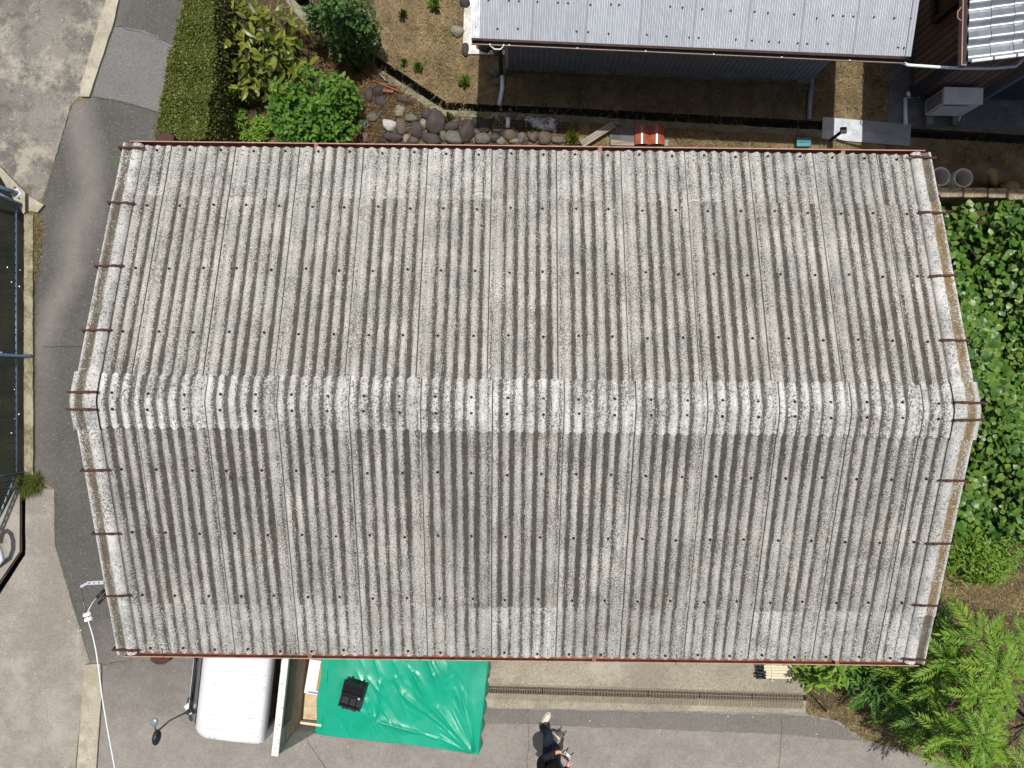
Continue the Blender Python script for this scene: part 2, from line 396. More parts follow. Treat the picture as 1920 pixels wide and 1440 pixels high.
for i_, q_ in enumerate(([(395, -60), (700, -60), (705, 60), (690, 110), (735, 165), (828, 218), (1085, 232), (1085, 300), (380, 300)], [(1500, 1190), (1700, 1180), (1775, 1120), (1900, 1150), (2300, 1130), (2300, 1500), (1900, 1500), (1830, 1440), (1730, 1405), (1690, 1360), (1640, 1355), (1590, 1325), (1530, 1330), (1509, 1310)], [(1560, 376), (2300, 376), (2300, 1075), (1840, 1080), (1700, 1060), (1560, 1060)])):
    sheet('litter_shade_soil', rough_edge(px_poly(q_), .12, .04, 20 + i_), .003, M['litter'], [DITCH])  # leaf litter ground; its dark colour also paints in tree shade by the ditch
kerb('kerb_beam', [(232, -200), (222, 0), (212, 45), (167, 181), (150, 181), (152, 155), (198, 0), (208, -200)], .05, M['kerb'], 1, .004)
kerb('kerb_beam', [(158, 1247), (188, 1245), (190, 1300), (180, 1440), (176, 1700), (138, 1700), (144, 1440)], .05, M['kerb'], 2, .004)
kerb('kerb_stone', [(45, 398), (62, 404), (61, 560), (62, 890), (45, 890)], .05, M['kerb_moss'], 3)
kerb('kerb_corner', [(-80, 242), (0, 313), (47, 361), (47, 397), (44, 401), (30, 380), (0, 330), (-90, 250)], .09, M['kerb'], 4, .003)
kerb('kerb_corner', [(54, 368), (82, 384), (70, 398), (54, 395)], .06, M['kerb'], 5, .003)
kerb('ditch_kerb', DITCH_S[1:] + [(530, -6), (572, 46), (628, 98), (720, 150), (828, 217), (893, 220), (1060, 228), (1200, 237), (1340, 245), (1545, 257), (1700, 270)], .015, M['lip'], 6, .008)
sheet('eaves_apron', rough_edge(px_poly([(880, 1120), (1510, 1120), (1510, 1336), (880, 1326)]), .12, .008, 8), .016, M['apron'], [DRAIN], thick=.03)
sheet('house_apron', px_poly([(1668, 100), (1664, 235), (2200, 262), (2200, 60), (1900, 60)]), .012, M['dark_pad'], thick=.02)
kerb('shed_plinth', [(872, -60), (890, -60), (890, 50), (893, 92), (949, 94), (949, 102), (868, 101)], .04, M['white_pad'], 9, .003)

# ================================================================== OLD SHED WITH CORRUGATED SLATE ROOF
SH = thing('storage_shed', 'long storage shed under a weathered grey corrugated slate roof with a ridge', 'shed')
RZ, EZ, RY, HALF = 3.68, 2.737, -.24, 3.12
L, VERGE = 9.9, .215
PITCH = (L - 2 * VERGE) / 72
AMP = .0185
SLOPE = math.atan2(RZ - EZ, HALF); SLEN = HALF / math.cos(SLOPE)
SH.location = ((985 - 960) * 7.82 / F, RY, 0); SH.rotation_euler = (0, 0, math.radians(-.68))

def slate_mat(nm, valley=1.0, base=(.43, .418, .38), dirtc=(.036, .033, .027), yellow=0.0, patchy=.42, spk=.54, thr=.60, coarse=0.0, rv=(.80, .98, .88, 1.10)):
    g = G(nm, .92, 0, .15); v = g.obj(); x = g.sep(v); rnd = g.orand()
    off = g.comb(g.math('MULTIPLY', rnd, 37.0), g.math('MULTIPLY', rnd, 71.0), g.math('MULTIPLY', rnd, 13.0))
    p = g.vadd(v, off)
    c = g.mix(g.ramp(g.noise(p, 1.3, 4), [(.35, 0), (.65, 1)]), tuple(b * .84 for b in base), tuple(min(1, b * 1.1) for b in base))
    c = g.mix(g.ramp(g.noise(p, 3.1, 5, .7), [(.45, 0), (.62, .65)]), c, (.28, .295, .275))
    c = g.mix(1.0, c, g.ramp(rnd, [(0, rv[0]), (.3, rv[1]), (.6, rv[2]), (1, rv[3])]), 'MULTIPLY')
    fine = g.noise(p, 95, 3, .7)
    c = g.mix(1.0, c, g.ramp(fine, [(.36, .62), (.5, 1.0), (.64, 1.3)]), 'MULTIPLY')
    # dirt settled in the valleys, ragged edge, streaked down the slope
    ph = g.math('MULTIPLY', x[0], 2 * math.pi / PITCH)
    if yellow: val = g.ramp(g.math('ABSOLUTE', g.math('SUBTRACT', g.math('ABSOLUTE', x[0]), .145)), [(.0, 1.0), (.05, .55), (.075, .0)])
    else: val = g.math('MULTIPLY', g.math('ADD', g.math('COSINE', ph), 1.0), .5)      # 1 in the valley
    st = g.noise(g.mapping(p, (60, 4, 1)), 1.0, 4, .6)
    sp = g.noise(p, 75, 3, .65)
    lane = g.noise(g.mapping(p, (5.5, .5, 1)), 1.0, 3)
    lap = 0.0
    if not yellow: lap = g.ramp(x[0], [(0, 0), (1, 0)]) and g.math('MULTIPLY', g.math('ADD', g.math('LESS_THAN', x[0], PITCH * .5), g.math('GREATER_THAN', x[0], PITCH * 5.62)), -.36)
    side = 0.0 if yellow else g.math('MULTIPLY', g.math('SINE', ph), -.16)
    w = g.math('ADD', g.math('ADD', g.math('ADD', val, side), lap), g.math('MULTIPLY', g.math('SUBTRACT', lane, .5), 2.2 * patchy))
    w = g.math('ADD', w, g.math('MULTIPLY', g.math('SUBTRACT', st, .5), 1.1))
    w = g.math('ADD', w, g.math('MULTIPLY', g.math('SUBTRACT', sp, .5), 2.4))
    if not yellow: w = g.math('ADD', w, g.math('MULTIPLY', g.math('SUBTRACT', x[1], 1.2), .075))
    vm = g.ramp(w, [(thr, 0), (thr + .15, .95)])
    if valley < 1: vm = g.math('MULTIPLY', vm, valley)
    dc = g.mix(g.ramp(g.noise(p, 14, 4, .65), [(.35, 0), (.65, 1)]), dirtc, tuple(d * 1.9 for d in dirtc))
    # lichen / soot specks, closer together where the sheet has weathered most
    dens = g.math('MULTIPLY', g.math('SUBTRACT', g.noise(p, 2.3, 4, .6), .5), .35)
    sn = g.math('ADD', g.noise(p, 58, 4, .72), dens)
    spots = g.ramp(sn, [(spk - .03, 0), (spk + .04, .85)])
    c = g.mix(spots, c, (.098, .093, .082))
    if coarse: c = g.mix(g.ramp(g.math('ADD', g.noise(g.mapping(g.vadd(p, (5.1, 2.2, 7.0)), (1, .7, 1)), 34, 4, .68), g.math('MULTIPLY', dens, .8)), [(.555, 0), (.60, coarse)]), c, (.085, .082, .072))
    ls = g.ramp(g.noise(g.vadd(p, (3.3, 8.1, 2)), 62, 3, .65), [(.565, 0), (.64, .7)])
    c = g.mix(ls, c, (.56, .545, .50))
    c = g.mix(g.ramp(g.noise(p, 1.7, 5), [(.57, 0), (.70, .16)]), c, (.30, .21, .16))
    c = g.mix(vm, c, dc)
    if not yellow:
        ln = g.math('ABSOLUTE', g.math('SUBTRACT', x[0], PITCH * .245))
        c = g.mix(g.ramp(ln, [(.004, .9), (.008, 0)]), c, (.03, .028, .024))
    if yellow:
        yn = g.noise(g.mapping(p, (9, 2.2, 1)), 1.0, 5, .65)
        yv = g.math('MULTIPLY', g.ramp(val, [(.4, 0), (.75, 1)]), g.ramp(g.math('ADD', yn, g.math('MULTIPLY', g.math('SUBTRACT', sp, .5), 1.2)), [(.36, 0), (.48, yellow)]))
        oc = g.mix(g.noise(p, 45, 3), (.10, .063, .018), (.205, .135, .05))
        c = g.mix(yv, c, g.mix(g.ramp(g.math('FRACT', g.math('MULTIPLY', rnd, 7.3)), [(.45, 0), (.6, .85)]), oc, (.065, .058, .045)))
    g.bump(sp, .35, .006)
    return g.col(c)
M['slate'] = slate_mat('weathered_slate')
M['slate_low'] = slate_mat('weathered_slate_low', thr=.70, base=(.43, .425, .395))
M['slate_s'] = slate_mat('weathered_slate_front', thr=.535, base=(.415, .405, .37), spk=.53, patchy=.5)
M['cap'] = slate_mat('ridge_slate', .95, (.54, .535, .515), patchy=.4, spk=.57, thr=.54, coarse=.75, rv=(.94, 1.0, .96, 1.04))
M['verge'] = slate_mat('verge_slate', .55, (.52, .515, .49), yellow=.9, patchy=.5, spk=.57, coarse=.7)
M['rust'] = flat('rusty_iron', (.07, .032, .026), .8, .1, .25, .35, 60)
M['bolt'] = flat('dark_bolt_cap', (.035, .022, .018), .7, .2, .3, .4, 80)
M['gutter'] = flat('red_brown_gutter', (.225, .098, .068), .6, 0, .3, .25, 9)
M['gutter_rim'] = flat('faded_gutter_rim', (.36, .20, .15), .6, 0, .3, .15, 9)
M['shed_wall'] = flat('brown_shed_wall', (.14, .10, .075), .8, 0, .2, .2, 5)

def corrugated(nr, length, x_extra=.028, n=10, th=.007, rows=3):
    """one slate sheet: local x across the ribs (a valley at x=0), y up the slope"""
    nu = int(nr * n) + max(1, int(x_extra / PITCH * n))
    xs = [i * PITCH / n for i in range(nu + 1)]
    def z(x): return -AMP * math.cos(2 * math.pi * x / PITCH)
    m = MB(); ys = [length * j / rows for j in range(rows + 1)]
    m.grid(lambda u, v: (xs[round(u * nu)], length * v, z(xs[round(u * nu)])), nu, rows)
    m.grid(lambda u, v: (xs[round((1 - u) * nu)], length * v, z(xs[round((1 - u) * nu)]) - th), nu, 1)
    for yy, rev in ((0, False), (length, True)):
        vs = [(xx, yy, z(xx)) for xx in xs] + [(xx, yy, z(xx) - th) for xx in xs]; k = len(xs)
        m.add(vs, [((i, i + k, i + 1 + k, i + 1) if not rev else (i, i + 1, i + 1 + k, i + k)) for i in range(k - 1)])
    for xx, rev in ((xs[0], False), (xs[-1], True)):
        vs = [(xx, 0, z(xx)), (xx, length, z(xx)), (xx, length, z(xx) - th), (xx, 0, z(xx) - th)]
        m.add(vs, [(0, 1, 2, 3) if not rev else (3, 2, 1, 0)])
    return m.mesh('corrugated_sheet')
LOW, LAP = .215 * SLEN + .13, .215 * SLEN
def meshes(): return {k: (corrugated(k, LOW), corrugated(k, SLEN - LAP - .06)) for k in (3, 6)}
SM = meshes()
for a in SM.values():
    a[0].materials.append(M['slate_low']); a[1].materials.append(M['slate'])
SMS = {k: a[1].copy() for k, a in SM.items()}
for me in SMS.values(): me.materials.clear(); me.materials.append(M['slate_s'])
def slope_frame(side):
    """matrix of a roof slope: x along the ridge, y from eave to ridge, z out of the roof"""
    sg = 1 if side == 'n' else -1
    ey = sg * HALF
    xax = Vector((-sg, 0, 0)); yax = Vector((0, -sg * math.cos(SLOPE), math.sin(SLOPE))); zax = xax.cross(yax)
    Mx = Matrix((xax, yax, zax)).transposed().to_4x4(); Mx.translation = Vector((0, ey, EZ)); return Mx
FR = {'n': slope_frame('n'), 's': slope_frame('s')}
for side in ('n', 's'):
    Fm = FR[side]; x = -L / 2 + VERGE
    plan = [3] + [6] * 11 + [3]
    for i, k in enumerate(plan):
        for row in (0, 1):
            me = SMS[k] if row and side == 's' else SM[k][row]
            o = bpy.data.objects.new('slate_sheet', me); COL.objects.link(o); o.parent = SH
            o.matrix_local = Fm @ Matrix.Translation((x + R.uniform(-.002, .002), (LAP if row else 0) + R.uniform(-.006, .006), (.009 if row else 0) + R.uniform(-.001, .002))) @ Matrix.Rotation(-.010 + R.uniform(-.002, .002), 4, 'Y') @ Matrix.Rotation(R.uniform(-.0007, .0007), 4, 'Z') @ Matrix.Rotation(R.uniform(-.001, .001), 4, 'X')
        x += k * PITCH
# verge trims: an inner rib, a dip and a turned-down lip
def verge_mesh(length):
    m = MB()
    prof = [(-.014, -.014), (.0, .018), (.03, .036), (.062, .040), (.088, .034), (.112, .016), (.135, .008), (.158, .012), (.176, .026), (.196, .034), (.216, .034), (.222, .022), (.224, -.09)]
    m.grid(lambda u, v: (prof[round(u * 12)][0], length * v, prof[round(u * 12)][1]), 12, 3)
    m.grid(lambda u, v: (prof[12 - round(u * 12)][0] * .99, length * v, prof[12 - round(u * 12)][1] - .008), 12, 1)
    for yy, rev in ((0, True), (length, False)):
        vs = [(a, yy, b) for a, b in prof] + [(a * .99, yy, b - .008) for a, b in prof]
        m.add(vs, [((i, i + 1, i + 14, i + 13) if not rev else (i, i + 13, i + 14, i + 1)) for i in range(12)])
    return m.mesh('verge_trim')
VM = [verge_mesh(LOW + .02), verge_mesh(SLEN - LAP - .05)]
VM2 = []
for me in VM:
    me.materials.append(M['verge'])
    m2 = me.copy()
    for v in m2.vertices: v.co.x = -v.co.x
    m2.flip_normals(); VM2.append(m2)
for side in ('n', 's'):
    for end in (1, -1):
        for row in (0, 1):
            me = (VM if end == 1 else VM2)[row]
            o = bpy.data.objects.new('verge_trim', me); COL.objects.link(o); o.parent = SH
            o.matrix_local = FR[side] @ Matrix.Translation((end * (L / 2 - VERGE), LAP - .02 if row else -.01, .014 + (.010 if row else 0)))
# ridge caps, 13 pieces of six ribs with a small half piece at both ends
def cap_z(y):  # height of the rounded ridge above RZ at distance y
    return .014 + math.tan(SLOPE) * (.06 - math.sqrt(y * y + .06 * .06))
def cap_mesh(k, n=10, half=.295):
    nu = k * n + 2; ys = [-half, -.2, -.14, -.09, -.05, -.02, .02, .05, .09, .14, .2, half]
    def pt(u, v, dz=0):
        xx = round(u * nu) * PITCH / n; y = ys[round(v * 11)]
        cr = -math.cos(2 * math.pi * xx / PITCH)
        return (xx, y + (.014 * cr * y / half), cap_z(y) + (AMP - .001) * cr + dz)
    m = MB(); m.grid(lambda u, v: pt(u, v), nu, 11)
    for v, rev in ((0, False), (1, True)):
        vs = [pt(i / nu, v) for i in range(nu + 1)] + [pt(i / nu, v, -.012) for i in range(nu + 1)]; kk = nu + 1
        m.add(vs, [((i, i + kk, i + 1 + kk, i + 1) if not rev else (i, i + 1, i + 1 + kk, i + kk)) for i in range(kk - 1)])
    vs = [pt(1, j / 11) for j in range(12)] + [pt(1, j / 11, -.012) for j in range(12)]
    m.add(vs, [(i, i + 12, i + 13, i + 1) for i in range(11)])
    m.grid(lambda u, v: pt(1 - u, v, -.008), nu, 11)
    return m.mesh('ridge_cap')
CM = {k: cap_mesh(k) for k in (3, 6)}
for me in CM.values(): me.materials.append(M['cap'])
x = -L / 2 + VERGE
for k in [3] + [6] * 11 + [3]:
    o = link('ridge_cap', CM[k], None, SH, (x, R.uniform(-.004, .004), RZ - .004), (0, -.010, R.uniform(-.003, .003))); x += k * PITCH
def cap_end(end):
    prof = [(-.03, .03), (.0, .045), (.03, .058), (.062, .062), (.095, .054), (.125, .034), (.15, .03), (.18, .042), (.21, .054), (.245, .05), (.25, -.09)]
    ys = [-.32, -.2, -.14, -.09, -.05, -.02, .02, .05, .09, .14, .2, .32]
    m = MB()
    def pt(u, v, dz=0):
        a, b = prof[round(u * 10)]; y = ys[round(v * 11)]; return (end * a, y, b + cap_z(y) - .02 + dz)
    if end == 1: m.grid(lambda u, v: pt(u, v), 10, 11)
    else: m.grid(lambda u, v: pt(1 - u, v), 10, 11)
    for v in (0, 1):
        vs = [pt(i / 10, v) for i in range(11)] + [pt(i / 10, v, -.014) for i in range(11)]
        m.add(vs, [(i, i + 11, i + 12, i + 1) for i in range(10)])
    return m.build('ridge_end', M['verge'], SH, (end * (L / 2 - VERGE), 0, RZ + .012))
cap_end(1); cap_end(-1)
# bolts: every third rib, four purlins a slope and two rows on the ridge
bm = MB(); n = 8
bm.tube([(0, 0, -.004), (0, 0, .004)], .0165, 9); bm.tube([(0, 0, .003), (0, 0, .02)], [.0125, .009], 7)
BOLT = bm.mesh('roof_bolt'); BOLT.materials.append(M['bolt'])
TROWS = [.978, .744, .491, .247]
for side in ('n', 's'):
    for t in TROWS:
        y = (1 - t) * SLEN
        for i in range(24):
            xx = -L / 2 + VERGE + (3 * i + 1.5) * PITCH + R.uniform(-.008, .008)
            o = bpy.data.objects.new('roof_bolt', BOLT); COL.objects.link(o); o.parent = SH
            o.matrix_local = FR[side] @ Matrix.Translation((xx, y + R.uniform(-.015, .015), AMP + (.013 if t < .78 else .008)))
for sg in (1, -1):
    for i in range(24):
        xx = -L / 2 + VERGE + (3 * i + 1.5) * PITCH
        link('roof_bolt', BOLT, None, SH, (xx + R.uniform(-.006, .006), sg * .085 + R.uniform(-.008, .008), RZ + cap_z(.085) + AMP - .002), (-sg * .2, 0, 0))
# small tie screws by the eaves
ts = MB(); ts.tube([(0, 0, -.003), (0, 0, .006)], .009, 6); TS = ts.mesh('tie_screw'); TS.materials.append(M['bolt'])
for side in ('n', 's'):
    for i in range(12):
        xx = -L / 2 + VERGE + (6 * i + 2.5) * PITCH
        for y in (.07, .13):
            o = bpy.data.objects.new('tie_screw', TS); COL.objects.link(o); o.parent = SH
            o.matrix_local = FR[side] @ Matrix.Translation((xx, y, AMP + .006))
# rusty verge straps
st = MB(); st.box((0, 0, 0), (.32, .026, .008)); st.box((.05, 0, .003), (.06, .034, .009)); st.box((-.166, 0, -.05), (.008, .026, .1)); st.tube([(.15, 0, .0), (.15, 0, .018)], .013, 7); st.tube([(-.165, 0, -.012), (-.165, 0, .012)], .014, 7)
ST = st.mesh('verge_strap'); ST.materials.append(M['rust'])
for end in (1, -1):
    for side in ('n', 's'):
        for t in TROWS:
            o = bpy.data.objects.new('verge_strap', ST); COL.objects.link(o); o.parent = SH
            flip = (end == 1)
            o.matrix_local = FR[side] @ Matrix.Translation(((end * (L / 2 - VERGE + .085)), (1 - t) * SLEN, .064)) @ Matrix.Rotation((math.pi if flip else 0) + R.uniform(-.05, .05), 4, 'Z') @ Matrix.Rotation(R.uniform(-.03, .03), 4, 'Y')
    for sg in (1, -1):
        o = link('verge_strap', ST, None, SH, (end * (L / 2 - VERGE + .10), sg * .095, RZ + .062), (0, 0, (math.pi if end == 1 else 0) + R.uniform(-.03, .03)))
# gutters
def gutter_y(sg, yo):
    m = MB(); w = .092; prof = [(0, .0), (0, -.07), (.015, -.085), (w - .015, -.085), (w, -.07), (w, .012), (w - .004, .012), (w - .004, -.068), (w - .018, -.08), (.018, -.08), (.004, -.068), (.004, 0)]
    xs = (-L / 2 + .05, L / 2 - .04)
    vs = [(xx, sg * a, b) for xx in xs for a, b in prof]; k = len(prof)
    m.add(vs, [((i, (i + 1) % k, (i + 1) % k + k, i + k) if sg > 0 else (i + k, (i + 1) % k + k, (i + 1) % k, i)) for i in range(k)])
    for e in (0, k): m.add([vs[i + e] for i in range(k)], [tuple(range(k))])
    g_ = m.build('gutter', M['gutter'], SH, (0, sg * HALF + yo, EZ - .02))
    r = MB(); r.beam((xs[0], sg * (w - .002), .016), (xs[1], sg * (w - .002), .016), .012, .01); r.build('gutter_rim', M['gutter_rim'], g_)
    for xx in (-2.6, .9, 3.9):
        c = MB(); c.box((xx, sg * w * .5, -.036), (.05, w + .012, .108)); c.build('gutter_joint', M['gutter'], g_)
    return g_
gutter_y(1, -.034); gutter_y(-1, .035)
hp = MB(); hp.prism([(-.11, -.02), (.11, -.02), (.11, .05), (0, .09), (-.11, .05)], -.16, .015); hp.tube([(0, .02, -.16), (0, .02, -2.6)], .035, 8)
o = hp.build('rain_hopper', M['rust'], SH, (-L / 2 + .48, HALF + .085, EZ - .02)); o['label'] = 'dark brown rain hopper at the end of the back gutter'
hp = MB(); hp.prism([(-.12, .02), (-.12, -.04), (-.05, -.085), (.05, -.085), (.12, -.04), (.12, .02)], -.16, -.02); hp.tube([(0, -.0, -.16), (0, 0, -2.6)], .035, 8)
hp.build('rain_hopper', M['rust'], SH, (-L / 2 + .48, -HALF - .085, EZ - .03))
# galvanised hanger wires at the front eave
for i in range(0, 13, 2):
    xx = -L / 2 + VERGE + (6 * i + 2.5) * PITCH
    if xx > L / 2 - .3: continue
    w = MB(); w.tube([(xx, -HALF + .07, EZ + .055), (xx + .004, -HALF - .02, EZ + .02), (xx + .006, -HALF - .075, EZ - .005)], .0035, 5); w.build('gutter_wire', M['bolt'], SH)
# walls, posts
wm = MB(); wx, wy = L / 2 - .28, HALF - .34
for a, b in (((-wx, wy), (wx, wy)), ((-wx, -wy), (-wx, wy)), ((wx, wy), (wx, -wy)), ((wx, -wy), (-wx, -wy))):
    mm = MB(); mm.beam((a[0], a[1], 1.3), (b[0], b[1], 1.3), .06, 2.55); mm.build('wall', M['shed_wall'], SH)
gm = MB()
for end in (-1, 1): gm.add([(end * wx, wy, 2.56), (end * wx, -wy, 2.56), (end * wx, 0, 3.5)], [(0, 1, 2)])
gm.build('gable', M['shed_wall'], SH)
# ================================================================== GREY OUTBUILDING
def frame3(o, xdir):
    x = Vector(xdir).normalized(); y = Vector((0, 0, 1)).cross(x)
    Mx = Matrix((x, y, Vector((0, 0, 1)))).transposed().to_4x4(); Mx.translation = Vector(o); return Mx
M['zinc'] = None
def zinc():
    g = G('zinc_sheet', .5, .15, .4); v = g.obj(); rnd = g.orand()
    p = g.vadd(v, g.comb(g.math('MULTIPLY', rnd, 31.0), g.math('MULTIPLY', rnd, 17.0), 0.0))
    c = g.ramp(g.noise(g.mapping(p, (26, 1.2, 1)), 1.0, 4, .6), [(.3, (.285, .31, .345)), (.7, (.385, .41, .45))])
    c = g.mix(1.0, c, g.ramp(rnd, [(0, .9), (1, 1.05)]), 'MULTIPLY')
    c = g.mix(g.ramp(g.noise(p, 34, 4, .7), [(.56, 0), (.66, .4)]), c, (.16, .18, .20))
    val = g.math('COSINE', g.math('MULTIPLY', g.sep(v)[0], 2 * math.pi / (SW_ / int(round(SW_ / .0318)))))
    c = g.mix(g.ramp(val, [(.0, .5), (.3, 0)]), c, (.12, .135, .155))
    g.l(g.ramp(g.noise(p, 9, 4), [(.3, .36), (.7, .55)]), g.b.inputs['Roughness']); return g.col(c)
M['wall_grey'] = flat('blue_grey_wall_sheet', (.27, .305, .34), .55, .1, .35, .12, 6)
M['pink_gutter'] = flat('faded_pink_gutter', (.52, .385, .315), .5, 0, .35, .12, 12)
M['dark_gap'] = flat('gutter_gap_shade', (.03, .027, .025), .8, 0, .2, .2, 12)
M['pvc'] = flat('pale_plastic_pipe', (.68, .73, .76), .38, 0, .5, .08, 12)
M['pvc_dark'] = flat('dark_plastic_pipe', (.03, .032, .038), .4, 0, .4, .2, 12)
M['galv'] = flat('galvanised_steel', (.50, .53, .56), .42, .5, .5, .14, 24)
M['white_metal'] = flat('white_bracket', (.72, .72, .70), .45, 0, .4, .06, 20)
EA = W(884, 72, 2.15); EB = W(1705, 107, 2.15)
GB = frame3(EA, EB - EA); GL = (EB - EA).length
ob = thing('outbuilding', 'low outbuilding with a pale zinc corrugated roof and blue grey metal walls', 'outbuilding'); ob.matrix_world = GB
ZS = .22  # roof rise
RL = 3.2
def zinc_sheet(w):
    m = MB(); n = int(round(w / .0318)); nu = n * 4
    def pt(u, v, dz=0):
        xx = u * w; return (xx, v * RL, v * RL * ZS + .008 * math.cos(2 * math.pi * xx / (w / n)) + dz)
    m.grid(lambda u, v: pt(u, v), nu, 4); m.grid(lambda u, v: pt(1 - u, v, -.003), nu, 1)
    vs = [pt(i / nu, 0) for i in range(nu + 1)] + [pt(i / nu, 0, -.004) for i in range(nu + 1)]
    m.add(vs, [(i, i + nu + 1, i + nu + 2, i + 1) for i in range(nu)])
    return m.mesh('roof_sheet')
NSH = 8; SW_ = (GL - .14) / NSH
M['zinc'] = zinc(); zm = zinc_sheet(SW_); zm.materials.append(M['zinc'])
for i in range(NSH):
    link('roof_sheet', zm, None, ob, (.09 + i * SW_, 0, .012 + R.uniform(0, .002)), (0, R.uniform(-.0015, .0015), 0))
for x0, x1 in ((-.005, .105), (GL - .07, GL + .005)):
    m = MB(); m.add([(x0, -.005, .028), (x1, -.005, .028), (x1, RL, .028 + RL * ZS), (x0, RL, .028 + RL * ZS)], [(0, 1, 2, 3)])
    m.add([(x0, -.005, .028), (x0, RL, .028 + RL * ZS), (x0, RL, -.1 + RL * ZS), (x0, -.005, -.1)], [(0, 1, 2, 3)])
    m.add([(x1, -.005, .028), (x1, RL, .028 + RL * ZS), (x1, RL, -.1 + RL * ZS), (x1, -.005, -.1)], [(3, 2, 1, 0)])
    m.build('verge_flashing', M['zinc'], ob)
sm_ = MB(); sm_.tube([(0, 0, 0), (0, 0, .012)], [.014, .010], 7); sme = sm_.mesh('roof_screw'); sme.materials.append(M['bolt'])
GI = GB.inverted()
for px, py in [(916, 0), (954, 1), (973, 2), (1008, 3), (1046, 5), (1065, 6), (1107, 9), (1146, 8), (1161, 9), (1257, 12), (1280, 14), (1317, 17), (892, 51), (933, 54), (971, 54), (1081, 59), (1103, 60), (1141, 63), (1213, 65), (1250, 68), (1292, 70), (1310, 71),
               (1370, 20), (1415, 22), (1440, 24), (1380, 74), (1410, 76), (1489, 27), (1531, 34), (1562, 29), (1581, 30), (1600, 31), (1639, 32), (1677, 34), (1708, 35), (1442, 78), (1461, 79), (1496, 81), (1514, 82), (1552, 82), (1684, 89), (1695, 90)]:
    p = GI @ W(px, py, 2.15 + .02)
    for _ in range(4): p = GI @ W(px, py, 2.15 + .02 + max(0, p.y) * ZS)
    link('roof_screw', sme, None, ob, (p.x, p.y, .018 + p.y * ZS))
m = MB(); m.box((GL / 2, .075, -.05), (GL, .03, .10)); m.build('fascia', M['dark_gap'], ob)
m = MB(); gw = .10; pr = [(0, 0), (.005, -.04), (.03, -.065), (.07, -.065), (.095, -.04), (.1, 0), (.096, 0), (.09, -.038), (.068, -.06), (.032, -.06), (.01, -.038), (.004, 0)]
vs = [(xx, .042 - a, -.03 + b - xx * .004) for xx in (0.0, GL) for a, b in pr]; k = len(pr)
m.add(vs, [(i, i + k, (i + 1) % k + k, (i + 1) % k) for i in range(k)]); m.add([vs[i] for i in range(k)], [tuple(range(k))]); m.add([vs[i + k] for i in range(k)], [tuple(range(k))])
gt = m.build('gutter', M['pink_gutter'], ob)
m = MB(); m.beam((0, -.005, -.085), (GL, -.005, -.105), .06, .004); m.build('gutter_floor_or_shade', M['dark_gap'], gt)  # dark strip paints the eave shade into the gutter
for q in (.5, 1.4, 2.3, 3.2, 4.1, 5.0):
    m = MB(); m.box((q, -.056, -.03 - q * .004), (.018, .012, .03)); m.build('gutter_clip', M['white_metal'], gt)
# walls of corrugated sheet, one panel after the other
WB0 = GI @ W(951, 130, 0); WB1 = GI @ W(1516, 147, 0)
wl_, wy0 = WB1.x - WB0.x, WB0.y; base = -2.15
def wall_panel(w):
    n = max(2, int(round(w / .085))); m = MB(); st_ = [(0, 0), (.25, 0), (.4, .012), (.85, .012), (1, 0)]
    xs = []
    for i in range(n):
        for a, b in st_[:-1]: xs.append(((i + a) * w / n, b))
    xs.append((w, 0)); vs = [(a, -b, 0) for a, b in xs] + [(a, -b, 2.02) for a, b in xs]; k = len(xs)
    m.add(vs, [(i, i + 1, i + 1 + k, i + k) for i in range(k - 1)]); return m.mesh('wall_sheet')
npan = 6; wp = wall_panel(wl_ / npan); wp.materials.append(M['wall_grey'])
for i in range(npan): link('wall_sheet', wp, None, ob, (WB0.x + i * wl_ / npan, wy0 - .002 * (i % 2), base + .09))
for xx in (WB0.x, WB1.x):
    m = MB(); m.box((xx, wy0 + 1.3, base + 1.05), (.03, 2.6, 1.95)); m.build('side_wall', M['wall_grey'], ob)
for i in range(6):
    m = MB(); m.beam((WB0.x - .02, wy0 + .0, base + .3 + i * .3), (WB0.x + .02, wy0, base + .3 + i * .3), .03, .02); m.build('corner_clip', M['bolt'], ob)
m = MB(); m.box(((WB0.x + WB1.x) / 2, wy0 + .01, base + .04), (wl_ + .02, .12, .10)); m.build('footing', M['lip'], ob)
m = MB(); m.box((WB0.x - .005, wy0 - .012, base + 1.05), (.05, .03, 1.95)); m.build('corner_trim', M['white_metal'], ob)
# down pipe with its funnel bracket
dpx = (GI @ W(940, 126, 0)).x
m = MB(); m.tube([(dpx, -.005, -.10), (dpx, -.01, -.22), (dpx, wy0 - .08, -.75), (dpx, wy0 - .08, base + .05)], .032, 10); m.build('down_pipe', M['pvc_dark'], ob)
br = MB(); br.tube([(dpx - .09, -.065, .0), (dpx - .09, -.07, -.03), (dpx - .03, -.11, -.04), (dpx + .05, -.11, -.04), (dpx + .09, -.07, -.03), (dpx + .09, -.065, 0)], .009, 6); br.build('funnel_bracket', M['white_metal'], ob)
def pipe(name, label, pts, r, mat, cat='pipe', open_end=False):
    m = MB(); m.tube(pts, r, 12); o = m.build(name, mat); return tag(o, label, cat)
pipe('drain_pipe', 'pale plastic drain pipe lying in the shade from the down pipe to the ditch', [W(942, 142, .05), W(942, 165, .05), W(936, 198, .03)], .035, M['pvc'])
pipe('drain_pipe', 'short white pipe stub standing between the ditch and the boulders', [W(953, 221, .06), W(952, 240, .05)], .035, M['pvc'])
pipe('drain_pipe', 'grey drain pipe lying near the outbuilding corner, ending at the ditch', [W(1523, 144, .05), W(1519, 180, .05), W(1517, 224, .03)], .036, M['wall_grey'])
pipe('drain_pipe', 'pale drain pipe lying below the brown house corner, ending at the steel plate', [W(1698, 184, .04), W(1697, 210, .04), W(1698, 234, .05)], .032, M['pvc'])

